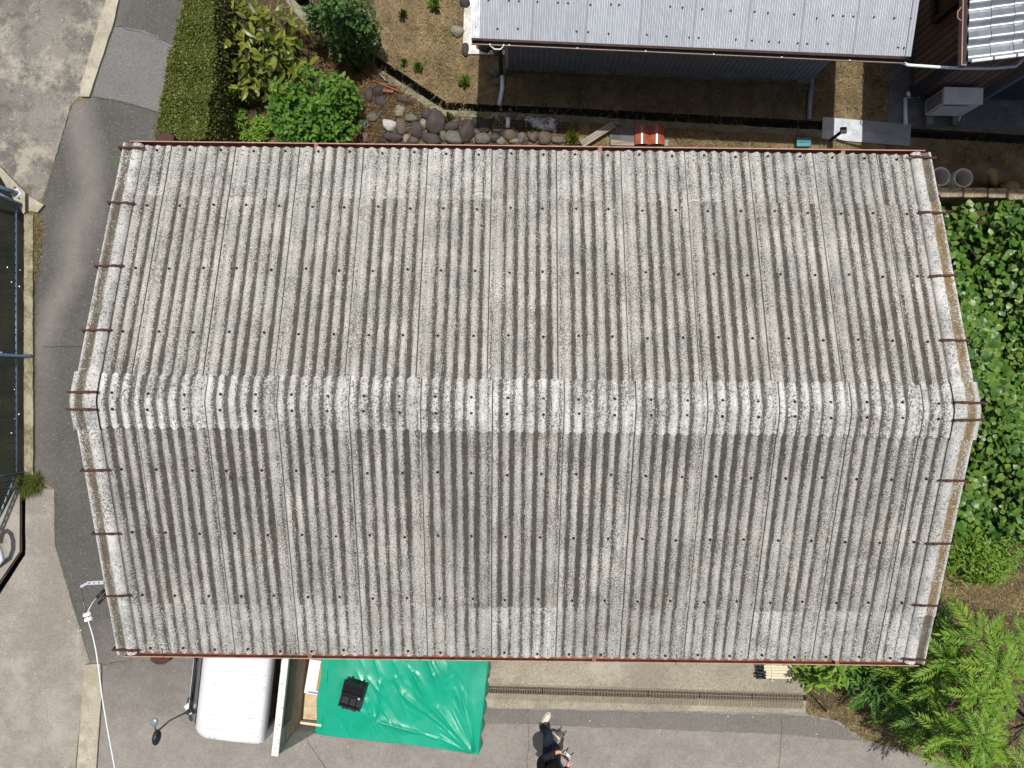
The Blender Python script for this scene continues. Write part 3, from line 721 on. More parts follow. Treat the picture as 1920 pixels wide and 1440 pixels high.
# ================================================================== BROWN BOARDED HOUSE
HC = W(1704, 181, 0); ang = math.atan2(-12, 480)
HB = Matrix.Translation(HC) @ Matrix.Rotation(ang, 4, 'Z')
HI = HB.inverted()
ho = thing('house', 'brown boarded house with a glossy silver grey tiled roof', 'house'); ho.matrix_world = HB
def siding():
    g = G('brown_board', .7, 0, .25); v = g.obj(); rnd = g.orand()
    c = g.ramp(g.noise(g.mapping(g.vadd(v, g.comb(g.math('MULTIPLY', rnd, 9.0), 0.0, 0.0)), (25, 25, 1.5)), 1.0, 4), [(.3, (.165, .105, .075)), (.7, (.25, .165, .12))])
    c = g.mix(1.0, c, g.ramp(rnd, [(0, .82), (1, 1.15)]), 'MULTIPLY'); return g.col(c)
M['siding'] = siding()
M['navy'] = flat('navy_trim', (.036, .037, .055), .5, 0, .35, .12, 9)
M['navy2'] = flat('dark_shutter', (.045, .047, .066), .45, 0, .4, .1, 5)
M['frame_dark'] = flat('dark_bronze_frame', (.022, .016, .015), .45, 0, .35, .15, 15)
M['shutter'] = flat('brown_shutter', (.075, .057, .052), .5, 0, .3, .1, 7)
M['house_gutter'] = flat('brown_house_gutter', (.22, .15, .125), .5, 0, .4, .15, 9)
M['lightblue'] = flat('pale_blue_steel_frame', (.20, .25, .28), .45, .1, .4, .1, 9)
WH = 2.55
bd = MB(); bd.box((.0565, -.012, WH / 2 + .03), (.099, .024, WH - .3)); bdm = bd.mesh('board')
bdm.materials.append(M['siding'])
core = MB(); core.box((1.6, 1.5, WH / 2 + .05), (3.16, 2.96, WH - .2)); core.build('wall_core', M['frame_dark'], ho)
for i in range(27): link('board', bdm, None, ho, (.06 + i * .115, 0, 0))
for i in range(26):
    o = link('board', bdm, None, ho, (0, .06 + i * .115 + .113, 0), (0, 0, -math.pi / 2))
m = MB(); m.box((.0, .0, WH / 2 + .02), (.13, .13, WH - .2)); m.build('corner_post', M['navy'], ho)
m = MB(); m.box((1.6, 1.5, .09), (3.2, 3.0, .16)); m.build('foundation', M['dark_pad'], ho)
# dark window on the west wall
wz, wyy = .78, (HI @ W(1756, 42, .75)).y
m = MB()
for a, b in (((-.05, wyy, wz), (-.05, wyy + 1.2, wz)), ((-.05, wyy, wz + 1.1), (-.05, wyy + 1.2, wz + 1.1)), ((-.05, wyy, wz), (-.05, wyy, wz + 1.1)), ((-.05, wyy + 1.2, wz), (-.05, wyy + 1.2, wz + 1.1))): m.beam(a, b, .10, .09)
wf = m.build('window', M['frame_dark'], ho); m = MB(); m.box((-.03, wyy + .6, wz + .55), (.03, 1.14, 1.04)); m.build('shutter', M['shutter'], wf)
# big shutter box on the south wall
sx = (HI @ W(1846, 172, .22)).x
m = MB(); m.box((sx + .8, -.05, 1.22), (1.6, .09, 2.0)); wf = m.build('sliding_shutter', M['navy2'], ho)
m = MB(); m.beam((sx - .01, -.06, .2), (sx - .01, -.06, 2.25), .05, .13); m.build('shutter_frame', M['lightblue'], wf)
# tiled roof rising to the east
RT = .40; ez = 2.48; ex = (HI @ W(1813, 60, ez)).x; vy = (HI @ W(1815, 121, ez)).y
def tile_mat():
    g = G('glazed_grey_tile', .4, .6, .6); v = g.obj(); rnd = g.orand()
    c = g.ramp(g.noise(g.vadd(v, g.comb(g.math('MULTIPLY', rnd, 40.0), 0.0, 0.0)), 7, 4), [(.3, (.24, .265, .285)), (.7, (.34, .365, .39))])
    c = g.mix(1.0, c, g.ramp(rnd, [(0, .85), (1, 1.12)]), 'MULTIPLY')
    g.l(g.ramp(g.noise(v, 14, 3), [(.3, .34), (.7, .48)]), g.b.inputs['Roughness']); return g.col(c)
M['tile'] = tile_mat()
TW, TE = .232, .243
tm = MB()
def tz(u): return .026 * math.cos(2 * math.pi * (u - .28)) + .008 * math.sin(4 * math.pi * u)
tm.grid(lambda u, v: (v * (TE + .03), u * TW, tz(u) + .012 * (1 - v)), 12, 2)
vs = [(0, i / 12 * TW, tz(i / 12) + .012) for i in range(13)] + [(0.004, i / 12 * TW, tz(i / 12) - .016) for i in range(13)]
tm.add(vs, [(i, i + 13, i + 14, i + 1) for i in range(12)])
vs = [(0, 0, tz(0) + .012), (TE, 0, tz(0)), (TE, 0, tz(0) - .02), (0, 0, tz(0) - .014)]; tm.add(vs, [(0, 1, 2, 3)])
for i_ in range(len(tm.f)):
    if i_ < 24: tm.f[i_] = tm.f[i_][::-1]
tme = tm.mesh('roof_tile'); tme.materials.append(M['tile'])
cs = math.cos(math.atan(RT))
for c_ in range(8):
    for r_ in range(9):
        o = link('roof_tile', tme, None, ho, (ex + c_ * TE * cs, vy + .02 + r_ * TW, ez + .03 + c_ * TE * cs * RT + R.uniform(-.002, .002)), (0, -math.atan(RT), R.uniform(-.008, .008)))
    m = MB(); m.box((TE / 2, -.0, .0), (TE - .006, .05, .045)); m.build('verge_tile', M['tile'], ho, (ex + c_ * TE * cs, vy, ez + .04 + c_ * TE * cs * RT + .045), (0, -math.atan(RT), 0), bevel=.012)
m = MB(); m.add([(ex + .02, vy + .01, ez - .02), (ex + 2.2, vy + .01, ez - .02 + 2.18 * RT), (ex + 2.2, vy + 3, ez - .02 + 2.18 * RT), (ex + .02, vy + 3, ez - .02)], [(0, 1, 2, 3)]); m.build('roof_deck', M['frame_dark'], ho)
m = MB(); xg = ex - .035
m.beam((xg, vy - .02, ez - .02), (xg, vy + 2.6, ez - .03), .075, .07); hg = m.build('gutter', M['house_gutter'], ho)
m = MB(); m.beam((xg + .005, vy, ez + .017), (xg + .005, vy + 2.6, ez + .007), .05, .004); m.build('gutter_floor_or_shade', M['frame_dark'], hg)
m = MB(); m.beam((xg - .036, vy - .02, ez + .02), (xg - .036, vy + 2.6, ez + .01), .010, .008); m.build('gutter_rim', M['gutter_rim'], hg)
hy = (HI @ W(1808, 32, 2.4)).y
m = MB(); m.tube([(xg + .02, hy + .1, ez + .01), (xg - .03, hy + .1, ez + .0), (xg - .07, hy + .04, ez - .03), (xg - .07, hy - .04, ez - .03), (xg - .03, hy - .1, ez + .0), (xg + .02, hy - .1, ez + .01)], .008, 6); m.build('gutter_bracket', M['gutter_rim'], hg)
pipe('rain_pipe', 'thin white rain pipe running from the zinc roof across the brown boards', [W(1691, 110, 2.02), W(1692, 117, 1.95), W(1702, 122, 1.95), W(1760, 126, 2.05), W(1812, 128, 2.1), W(1862, 128, 2.1), W(1905, 124, 2.15), W(1918, 112, 2.3)], .020, M['pvc'])
m = MB(); m.tube([W(1709, 181, .12), W(1722, 181, .1)], .02, 8); m.tube([W(1706, 174, .15), W(1706, 180, .1)], .05, 8); o = m.build('pipe_elbow', M['pvc']); tag(o, 'grey pipe elbow at the foot of the brown house corner', 'pipe')
# upper storey and its roof, beyond the top right corner of the picture
m = MB(); m.box((2.6, 2.3, 4.1), (4.6, 4.4, 2.7)); m.build('upper_wall', M['siding'], ho)
m = MB(); m.beam((2.4, 2.2, 5.55), (2.41, 2.2, 5.55), 5.6, .12)
m = MB(); m.add([(-.04, -.75, 5.5), (6.2, -.75, 5.5), (6.2, 2.3, 6.7), (-.04, 2.3, 6.7), (-.04, 5.3, 5.5), (6.2, 5.3, 5.5)], [(0, 1, 2, 3), (3, 2, 5, 4)]); m.build('upper_roof', M['tile'], ho)
m = MB(); m.box((3.0, .5, 2.0), (6.0, .9, .3)); m.v = [(a + .3, b + .25, c) for a, b, c in m.v]; m.build('wall_band', M['frame_dark'], ho)
m = MB(); m.box((4.9, 1.5, 1.4), (3.4, 2.98, 2.5)); m.build('east_wing', M['siding'], ho)
# air conditioner
ac = thing('air_conditioner', 'white air conditioner outdoor unit standing on two blocks by the brown house', 'air conditioner')
A0 = W(1770, 193, .62); A1 = W(1842, 193, .62); aw = (A1 - A0).length
ac.matrix_world = frame3((A0.x, A0.y, 0), (1, -.028, 0))
M['ac'] = flat('cream_ac_casing', (.74, .74, .70), .45, 0, .4, .07, 7)
M['ac_dark'] = flat('dark_grille', (.03, .032, .034), .6, 0, .3, .1, 15)
m = MB(); m.box((aw / 2, .12, .36), (aw, .24, .50)); m.build('casing', M['ac'], ac, bevel=.012)
m = MB(); m.box((aw / 2, .12, .615), (aw + .012, .255, .025)); m.build('top_cover', M['ac'], ac, bevel=.008)
m = MB(); m.box((aw * .38, -.004, .36), (.38, .012, .38)); gr = m.build('fan_opening', M['ac_dark'], ac)
for i in range(9):
    m = MB(); m.box((aw * .38, -.014, .19 + i * .042), (.40, .010, .012)); m.build('grille_bar', M['ac'], gr)
m = MB(); m.box((-.002, .12, .36), (.008, .20, .40)); gr = m.build('side_grille', M['ac_dark'], ac)
for i in range(10):
    if i % 2: continue
    m = MB(); m.box((-.008, .03 + i * .021, .36), (.008, .012, .40)); m.build('grille_bar', M['ac'], gr)
for i, xx in enumerate((.05, aw - .12)):
    m = MB(); m.box((xx + .04, .06, .055), (.10, .40, .10)); o = m.build('block', M['pad_nw'], ac, bevel=.01)
    o['label'] = 'pale concrete block under the air conditioner'
pipe('hose', 'pale drain hose hanging from the air conditioner to the dark concrete', [W(1803, 208, .18), W(1799, 222, .05), W(1794, 236, .03)], .012, M['pvc'], 'hose')
# steel plate across the ditch
pl = px_poly([(1543, 219), (1709, 233), (1706, 274), (1541, 260)], .03)
m = MB(); m.prism(pl[::-1], .018, .026)
o = m.build('steel_plate', None); M['plate'] = None
g = G('galvanised_plate', .38, .55, .5); v = g.obj(); g.col(g.ramp(g.noise(v, 6, 6, .7), [(.35, (.30, .32, .35)), (.65, (.42, .44, .47))])); o.data.materials.append(g.m)
g.l(g.ramp(g.noise(v, 11, 4), [(.3, .3), (.7, .5)]), g.b.inputs['Roughness'])
tag(o, 'flat galvanised steel plate laid across the ditch', 'plate')
# garden post with square dark cap
po = thing('garden_post', 'short brown post with a square black cap standing by the steel plate', 'post', W(1557, 263, 0))
m = MB(); m.box((0, 0, .22), (.035, .035, .44)); m.build('post', M['rust'], po)
m = MB(); m.box((0, 0, .45), (.095, .095, .04)); m.build('cap', M['frame_dark'], po, bevel=.006)
# ------------------------------------------------------------------ things behind the shed
M['wood_grey'] = None
def wood(nm, a, b, sc=(2, 30, 30)):
    g = G(nm, .85, 0, .2); v = g.obj(); g.col(g.ramp(g.noise(g.mapping(v, sc), 1.0, 5, .65), [(.3, a), (.7, b)])); g.bump(g.noise(g.mapping(v, sc), 2.0, 3), .4, .006); return g.m
M['wood_grey'] = wood('weathered_timber', (.16, .135, .105), (.36, .325, .27))
M['wood_red'] = wood('red_timber', (.12, .05, .03), (.25, .105, .06))
M['wood_moss'] = wood('mossy_post', (.16, .12, .045), (.30, .235, .11), (20, 20, 3))
a, b = W(1090, 272, .10), W(1151, 233, .13)
o = MB().beam((0, 0, 0), ((b - a).length, 0, 0), .115, .09).build('timber_beam', M['wood_grey'], bevel=.008)
o.matrix_world = frame3(a, b - a); tag(o, 'weathered grey timber beam leaning out from behind the shed gutter', 'beam')
g = G('glazed_red_tile', .22, 0, .5); v = g.obj(); g.col(g.ramp(g.noise(v, 8, 4), [(.3, (.25, .062, .035)), (.7, (.35, .105, .06))])); M['red_tile'] = g.m
for i, (px, lab) in enumerate(((1190, 'glazed red brown roof tile lying next to the grey slab'), (1217.5, 'glazed red brown roof tile lying on the side away from the slab'))):
    m = MB(); m.grid(lambda u, v: ((u) * .235, v * .30, .05 * math.sin(math.pi * u) + (.02 * v)), 10, 2); m.grid(lambda u, v: ((1 - u) * .235, v * .30, .05 * math.sin(math.pi * u) + (.02 * v) - .014), 10, 2)
    vs = [(i_ / 10 * .235, 0, .05 * math.sin(math.pi * i_ / 10)) for i_ in range(11)]; m.add(vs + [(x_, y_, z_ - .014) for x_, y_, z_ in vs], [(i_, i_ + 11, i_ + 12, i_ + 1) for i_ in range(10)])
    p = W(px, 271, .07); o = m.build('roof_tile', M['red_tile'], None, p, (0, 0, R.uniform(-.02, .02))); tag(o, lab, 'roof tile', 'spare red roof tiles')
m = MB(); m.prism(px_poly([(1143, 238), (1190, 236), (1189, 273), (1144, 273)], .05)[::-1], .0, .05); o = m.build('stone_slab', M['dark_pad'], bevel=.006); tag(o, 'flat dark grey slab beside the red roof tiles', 'slab')
m = MB(); m.prism(px_poly([(1145, 262), (1189, 266), (1189, 273), (1145, 272)], .08)[::-1], .05, .08); o = m.build('board', M['wood_grey']); tag(o, 'pale board lying on the front of the grey slab', 'board')
M['teal'] = flat('teal_plastic', (.05, .22, .25), .5, 0, .4, .15, 20)
m = MB(); m.box((0, 0, .06), (.23, .14, .12)); m.box((0, 0, .123), (.21, .02, .012)); o = m.build('crate', M['teal'], None, W(1502, 271, 0), bevel=.012); tag(o, 'small teal blue plastic crate half hidden behind the shed gutter', 'crate')
m = MB(); m.prism(px_poly([(1246, 262), (1254, 262), (1252, 274), (1246, 274)], .1)[::-1], 0, .1); o = m.build('stake', M['wood_grey']); tag(o, 'short pale stake beside the red roof tiles', 'stake')
# crumpled clear plastic sack, blue scrap
def crumple(name, pts, h, mat, label, cat, n=26, seed=1):
    q = [Vector(W(x, y, 0)) for x, y in pts]; rr = random.Random(seed); ph = [(rr.uniform(8, 34), rr.uniform(0, 6.3), rr.uniform(0, 6.3)) for _ in range(7)]
    def fn(u, v):
        a = q[0].lerp(q[1], u); b = q[3].lerp(q[2], u); p = a.lerp(b, v)
        z = 0
        for k, (fr, an, f0) in enumerate(ph): z += abs(math.sin(fr * (u * math.cos(an) + v * math.sin(an)) + f0)) / (k + 2)
        e = min(u, 1 - u, v, 1 - v) * 6
        return (p.x + .012 * math.sin(23 * v + 5 * u), p.y + .012 * math.sin(19 * u), .015 + h * z * min(1, .25 + e))
    o = MB().grid(fn, n, n).build(name, mat); o.data.flip_normals(); return tag(o, label, cat)
g = G('clear_plastic_sack', .18, 0, .7); v = g.obj(); g.col(g.ramp(g.noise(v, 13, 4, .6), [(.42, (.16, .17, .19)), (.55, (.52, .54, .56))])); M['sack'] = g.m
g = G('blue_plastic_scrap', .3, 0, .6); g.col(g.ramp(g.noise(g.obj(), 30, 3), [(.45, (.02, .03, .05)), (.6, (.10, .17, .23))])); M['scrap'] = g.m
crumple('plastic_sack', [(985, 221), (1045, 224), (1044, 248), (984, 243)], .08, M['sack'], 'crumpled shiny plastic sack lying behind the boulders', 'sack', 30, 2)
crumple('plastic_scrap', [(673, 226), (688, 230), (688, 245), (674, 240)], .05, M['scrap'], 'crumpled dark blue plastic scrap among dry stalks', 'plastic scrap', 14, 3)
for i, (x0, y0, x1, y1, w, lab) in enumerate(((700, 152, 742, 162, .022, 'long thin red timber strip, uppermost of the scraps by the ditch'), (708, 155, 748, 171, .028, 'red timber scrap lying across the soil by the ditch'), (711, 137, 724, 152, .018, 'thin pale stick crossing the red timber'), (718, 170, 738, 172, .045, 'short broad red brown timber scrap below the strips'))):
    a, b = W(x0, y0, .05 + .015 * i), W(x1, y1, .05 + .015 * i); o = MB().beam((0, 0, 0), ((b - a).length, 0, 0), w, .03).build('timber_scrap' if i != 2 else 'stick', M['wood_red'] if i != 2 else M['wood_grey'], bevel=.003)
    o.matrix_world = frame3(a, b - a); tag(o, lab, 'timber scrap' if i != 2 else 'stick')
# concrete pipes, post, stump and low stone wall on the right
M['hume'] = flat('grey_concrete_pipe', (.55, .53, .47), .85, 0, .2, .14, 14)
for px, py, lab in ((1764, 331, 'grey concrete pipe standing on end, half hidden by the shed roof'), (1806.5, 333.5, 'grey concrete pipe standing on end beside the mossy post')):
    m = MB(); n = 28; prof = [(.152, 0), (.152, .34), (.146, .345), (.131, .345), (.127, .34), (.127, .0)]
    vs = [(r * math.cos(2 * math.pi * k / n), r * math.sin(2 * math.pi * k / n), z) for r, z in prof for k in range(n)]
    m.add(vs, [(j * n + k, j * n + (k + 1) % n, (j + 1) * n + (k + 1) % n, (j + 1) * n + k) for j in range(5) for k in range(n)], True)
    q = W(px, py, .34); o = m.build('concrete_pipe', M['hume'], None, (q.x, q.y, 0)); tag(o, lab, 'concrete pipe', 'concrete pipes by the stone wall')
m = MB(); m.tube([W(1861, 352, .1), W(1861, 322, .55)], .065, 12); o = m.build('post', M['wood_moss']); o.name = 'timber_post'; tag(o, 'stubby mossy yellow brown timber post behind the stone wall', 'post')
m = MB(); m.tube([W(1892, 357, 0), W(1892, 357, .28), W(1892, 357, .36)], [.16, .15, .06], 14); o = m.build('tree_stump', M['wood_moss']); tag(o, 'low rounded tree stump behind the stone wall', 'stump')
sw = thing('stone_wall', 'low rough stone retaining wall above the ivy', 'wall')
M['wallstone'] = concrete_mat('mossy_stone', (.20, .155, .10), (.34, .28, .20), stain=(.10, .075, .04), samt=.8, sscale=6, pale=(.42, .36, .28), moss=.5)
xw = 6.0
while xw < 9.6:
    w_ = R.uniform(.22, .42); p = W(1750, 355, .5)
    m = MB(); m.box((0, 0, 0), (w_ - .015, R.uniform(.13, .17), .48)); o = m.build('stone', M['wallstone'], sw, (xw + w_ / 2, 2.985 - (xw - 6.4) * .03 + R.uniform(-.015, .015), .25 + R.uniform(-.02, .02)), (R.uniform(-.04, .04), R.uniform(-.04, .04), R.uniform(-.05, .05)), bevel=.03); xw += w_
# ------------------------------------------------------------------ boulders
M['b_dark'] = None
def rock(nm, a, b, moss=0.0, spec=.3):
    g = G(nm, .75, 0, spec); v = g.obj(); rnd = g.orand(); p = g.vadd(v, g.comb(g.math('MULTIPLY', rnd, 50.0), 0.0, 0.0))
    c = g.ramp(g.noise(p, 2.4, 6, .65), [(.3, a), (.7, b)]); c = g.mix(1.0, c, g.ramp(g.noise(p, 30, 4, .7), [(.35, .7), (.65, 1.25)]), 'MULTIPLY')
    if moss: c = g.mix(g.ramp(g.noise(p, 5, 5, .7), [(.48, 0), (.6, moss)]), c, (.24, .21, .13))
    g.bump(g.noise(p, 9, 5), .5, .02); return g.col(c)
M['b_brown'] = rock('purple_brown_rock', (.045, .036, .035), (.075, .061, .058)); M['b_grey'] = rock('grey_rock', (.065, .062, .056), (.14, .135, .122), .4)
M['b_pale'] = rock('pale_rock', (.15, .138, .105), (.27, .25, .20), .3); M['b_dark'] = rock('dark_rock', (.024, .022, .022), (.05, .046, .044)); M['b_red'] = rock('reddish_rock', (.065, .048, .042), (.12, .09, .078), .3)
M['b_white'] = rock('whitish_rock', (.30, .30, .285), (.50, .50, .485))
RM = []
for sd_ in range(9):
    bm_ = bmesh.new(); bmesh.ops.create_icosphere(bm_, subdivisions=3, radius=1); rr = random.Random(sd_ + 11)
    ds = [(Vector((rr.gauss(0, 1), rr.gauss(0, 1), rr.gauss(0, 1))).normalized(), rr.uniform(.66, .95)) for _ in range(16)]
    for v_ in bm_.verts:
        n_ = v_.co.normalized(); r_ = 1.06
        for d_, h_ in ds:
            k_ = n_.dot(d_)
            if k_ > .05: r_ = min(r_, r_ * .15 + .85 * (h_ / max(k_, .3)) if h_ / max(k_, .01) < r_ else r_)
        v_.co = n_ * min(r_, 1.08)
    me = bpy.data.meshes.new('boulder'); bm_.to_mesh(me); bm_.free(); me.polygons.foreach_set('use_smooth', [True] * len(me.polygons)); RM.append(me)
BL = [  # px, py, rx, ry, turn, colour, label
 (691, 176, 10, 15, 5, 'brown', 'dark brown oval boulder at the upper left of the heap by the shrub'), (709, 170, 11, 13, 20, 'dark', 'mossy dark boulder under the red timber scraps'),
 (713, 191, 12, 9, 0, 'brown', 'flat grey brown boulder below the two dark ones near the shrub'), (762, 189, 17, 6.5, 8, 'brown', 'long log shaped boulder with a pale end near the ditch'),
 (750, 208, 11, 11, 40, 'pale', 'pale pointed stone below the log shaped boulder'), (729, 234, 14, 12, 10, 'white', 'light grey boulder with a white face at the left of the pile'),
 (751, 237, 10, 14, -12, 'red', 'speckled upright boulder beside the light grey white faced one'), (771, 222, 12, 8, 0, 'grey', 'mid grey flat boulder at the top edge of the pile'),
 (781, 242, 12, 17, 12, 'brown', 'egg shaped purple brown boulder in the middle of the pile'), (795, 232, 9, 10, -30, 'pale', 'small cream boulder between the egg shaped and the biggest boulder'),
 (815, 228, 20, 23, -20, 'brown', 'biggest purple brown boulder in the pile by the ditch bend'), (799, 214, 11, 10, 0, 'brown', 'rounded brown boulder tucked above the biggest one'),
 (737, 257, 17, 9, 5, 'brown', 'long low purple boulder against the gutter'), (809, 260, 19, 11, 12, 'brown', 'broad brown boulder against the gutter under the biggest one'),
 (761, 259, 6, 10, 20, 'pale', 'narrow yellowish stone against the gutter'), (776, 262, 8, 6, 0, 'red', 'small reddish stone against the gutter'),
 (850, 259, 16, 14, 15, 'grey', 'grey green boulder against the gutter left of the tall brown one'), (831, 254, 7, 12, -10, 'grey', 'slim pale grey stone wedged under the broad brown boulder'),
 (847, 236, 15, 10, -20, 'brown', 'brown boulder behind the tall one near the yellow tuft'), (874, 246, 15, 21, 5, 'brown', 'tall smooth purple brown boulder on the shadow edge'),
 (894, 247, 7, 6, 0, 'red', 'small red brown stone just inside the shadow'), (897, 230, 12, 12, 0, 'dark', 'blackish boulder in the shadow next to the tall brown one'),
 (699, 219, 12, 9, -20, 'grey', 'dusty grey stone among the dry stalks'), (684, 256, 7, 9, 0, 'grey', 'small grey stone beside the shrub and the gutter'), (717, 261, 9, 6, 0, 'dark', 'dark flat stone at the gutter under the white faced boulder'),
 (718, 246, 4, 7, 0, 'red', 'tiny reddish stone left under the white faced boulder'), (904, 259, 15, 12, -10, 'grey', 'wedge shaped grey boulder right of the tall brown one'), (927, 258, 13, 9, 0, 'brown', 'low brown boulder between the wedge and the white pipe stub'),
 (939, 264, 9, 7, 0, 'pale', 'small pale stone against the gutter under the pipe stub'), (955, 254, 13, 11, 0, 'red', 'purple red boulder directly below the white pipe stub'), (964, 264, 10, 6, 0, 'pale', 'mossy cream stone touching the gutter'),
 (978, 258, 8, 10, 20, 'grey', 'narrow grey boulder below the dark flat stone'), (998, 255, 11, 12, 0, 'red', 'round brown boulder in front of the plastic sack'), (1021, 258, 13, 11, 0, 'red', 'pinkish boulder at the right end of the sack'), (1045, 263, 12, 8, 0, 'grey', 'last grey boulder of the row before the yellow tuft'),
 (934, 246, 13, 8, 0, 'dark', 'black boulder behind the row left of the pipe stub'), (975, 234, 11, 11, 45, 'dark', 'dark flat stone between the pipe stub and the sack'), (908, 238, 13, 11, 0, 'dark', 'black boulder in the shade beside the ditch kerb'),
 (872, 93, 7.5, 12, 3, 'brown', 'glossy brown oval boulder on the corner of the white plinth'), (857, 58, 12, 11, 10, 'pale', 'pale round boulder beside the white plinth'), (873, 5, 11, 9, 0, 'dark', 'dark boulder at the far end of the white plinth'),
 (908, 88, 14, 11, 0, 'brown', 'dark brown boulder in the shade under the zinc roof corner'), (929, 89, 8, 12, -8, 'grey', 'grey green boulder in the shade beside the down pipe'), (943, 134, 11, 9, 0, 'grey', 'grey boulder on which the drain pipe begins'),
 (926, 136, 9, 8, 20, 'grey', 'grey block like stone left of the drain pipe'), (931, 154, 8, 7, 0, 'grey', 'smooth grey stone beside the drain pipe'), (936, 108, 6, 5, 0, 'grey', 'small stone at the foot of the down pipe')]
for i, (px, py, rx, ry, tr, kd, lab) in enumerate(BL):
    k = D / F; h = .75 * (rx * ry) ** .5 * k * .92
    me0 = RM[i % len(RM)]; me = me0.copy(); me.materials.append(M['b_' + kd])
    p = W(px, py, h * .7); o = link('boulder', me, None, None, (p.x, p.y, h * .55), (R.uniform(-.2, .2), R.uniform(-.2, .2), math.radians(-tr)), (rx * k * 1.1, ry * k * 1.1, h)); tag(o, lab, 'boulder', 'boulders behind the shed')

# broken stone and rubble between the boulders
gpts = [W(R.uniform(655, 1075), R.uniform(205, 276), .01) for _ in range(240)] + [W(R.gauss(705, 28), R.gauss(200, 26), .01) for _ in range(110)]
bm_ = bmesh.new(); bmesh.ops.create_icosphere(bm_, subdivisions=1, radius=1); gv = [tuple(v_.co) for v_ in bm_.verts]; gf = [tuple(v_.index for v_ in f.verts) for f in bm_.faces]; bm_.free()
gn = len(gpts); o = scatter('rubble', gv, gf, np.array(gpts), rots(np.stack([NR.normal(0, .3, gn), NR.normal(0, .3, gn), np.ones(gn)], 1), NR.uniform(0, 6, gn)), np.stack([NR.uniform(.012, .045, gn), NR.uniform(.012, .045, gn), NR.uniform(.01, .03, gn)], 1), rock('rubble_rock', (.06, .052, .045), (.15, .135, .115))); tag(o, 'small broken stones between the boulders behind the shed', 'rubble', None, 'stuff')
# ================================================================== TRUCK
M['white_paint'] = None
g = G('white_truck_paint', .28, 0, .5); v = g.obj(); c = g.ramp(g.noise(v, 5, 5, .6), [(.35, (.58, .59, .595)), (.65, (.635, .645, .65))])
x = g.sep(v); rs = g.ramp(g.noise(v, 38, 4, .7), [(.60, 0), (.64, .9)])
edge = g.ramp(g.math('ABSOLUTE', g.math('ADD', x[0], .275)), [(.0, 1), (.05, 0)])
c = g.mix(g.math('MULTIPLY', rs, edge), c, (.10, .055, .035)); M['white_paint'] = g.col(c)
g = G('chipped_white_steel', .5, 0, .35); v = g.obj(); c = g.ramp(g.noise(v, 6, 5), [(.35, (.54, .535, .50)), (.65, (.63, .625, .60))])
c = g.mix(g.ramp(g.noise(v, 26, 5, .7), [(.60, 0), (.64, .9)]), c, (.16, .075, .035)); M['white_steel'] = g.col(c)
M['teal_glass'] = flat('dark_teal_glass', (.012, .028, .028), .08, 0, .7, .1, 3)
M['black_plastic'] = flat('black_plastic', (.018, .018, .020), .45, 0, .4, .2, 30)
M['grey_steel'] = flat('grey_green_steel', (.30, .33, .32), .55, .1, .35, .15, 9)
g = G('dirty_bed_board', .85, 0, .2); v = g.obj(); c = g.ramp(g.noise(v, 5, 6, .7), [(.3, (.15, .11, .075)), (.7, (.33, .265, .19))]); c = g.mix(g.ramp(g.noise(v, 3, 5, .7), [(.5, 0), (.62, .7)]), c, (.21, .11, .06)); M['dirty'] = g.col(c)
M['rubber'] = flat('tyre_rubber', (.018, .018, .018), .8, 0, .3, .2, 20)
M['glass_mirror'] = flat('mirror_back', (.20, .24, .28), .3, .2, .5, .1, 20)
TA = math.radians(-6.2)
tr = thing('flatbed_truck', 'white flatbed truck with a tall headboard, parked half under the shed eave', 'truck', (-3.116, -4.285, 0), TA)
HWc, HWb = .66, .80
# cab: one shell from the bumper up to the roof
prof = [(-1.66, .32), (-1.68, .55), (-1.66, .86), (-1.60, 1.0), (-1.52, 1.06), (-1.17, 1.74), (-1.10, 1.81), (-.98, 1.845), (-.6, 1.86), (-.36, 1.85), (-.27, 1.835), (-.235, 1.80), (-.22, 1.70), (-.21, 1.0), (-.21, .45), (-.21, .32)]
def cabw(z): return .735 if z < 1.0 else .735 - (z - 1.0) / .86 * .085
m = MB()
for sgn in (1, -1):
    pass
ny = [-1, -.985, -.95, -.86, -.5, 0, .5, .86, .95, .985, 1]
def cpt(i, j):
    xx, zz = prof[i]; w = cabw(zz); yy = ny[j] * w; e = abs(ny[j])
    zr = zz - (.03 * max(0, (e - .86) / .14) ** 2 if zz > 1.7 else 0)
    xr = xx + (.06 * max(0, (e - .86) / .14) ** 2 if xx < -1.0 else 0)
    return (xr, yy, zr)
nP, nY = len(prof), len(ny)
m.add([cpt(i, j) for i in range(nP) for j in range(nY)], [(i * nY + j, (i + 1) * nY + j, (i + 1) * nY + j + 1, i * nY + j + 1) for i in range(nP - 1) for j in range(nY - 1)], True)
for j in (0, nY - 1):
    ids = [cpt(i, j) for i in range(nP)]; m.add(ids, [tuple(range(nP)) if j else tuple(range(nP - 1, -1, -1))])
for i_ in range((nP - 1) * (nY - 1)): m.f[i_] = m.f[i_][::-1]
cab = m.build('cab', M['white_paint'], tr)
for q in range(6):
    yy = -.50 + q * .2; r = MB(); r.tube([(-.98, yy, 1.845), (-.8, yy, 1.857), (-.6, yy, 1.8605), (-.36, yy, 1.853)], .0045, 6); r.build('roof_rib', M['white_paint'], cab)
for dx in (-.93, -.87, -.45, -.39):
    r = MB(); r.tube([(dx, -.63, 1.80), (dx, -.63, 1.833)], .008, 6); r.build('roof_rivet', M['black_plastic'], cab)
m = MB(); m.add([(-1.505, -.64, 1.10), (-1.505, .64, 1.10), (-1.19, .58, 1.71), (-1.19, -.58, 1.71)], [(0, 3, 2, 1)]); m.v = [(a - .012, b, c) for a, b, c in m.v]; ws = m.build('windshield', M['teal_glass'], tr)
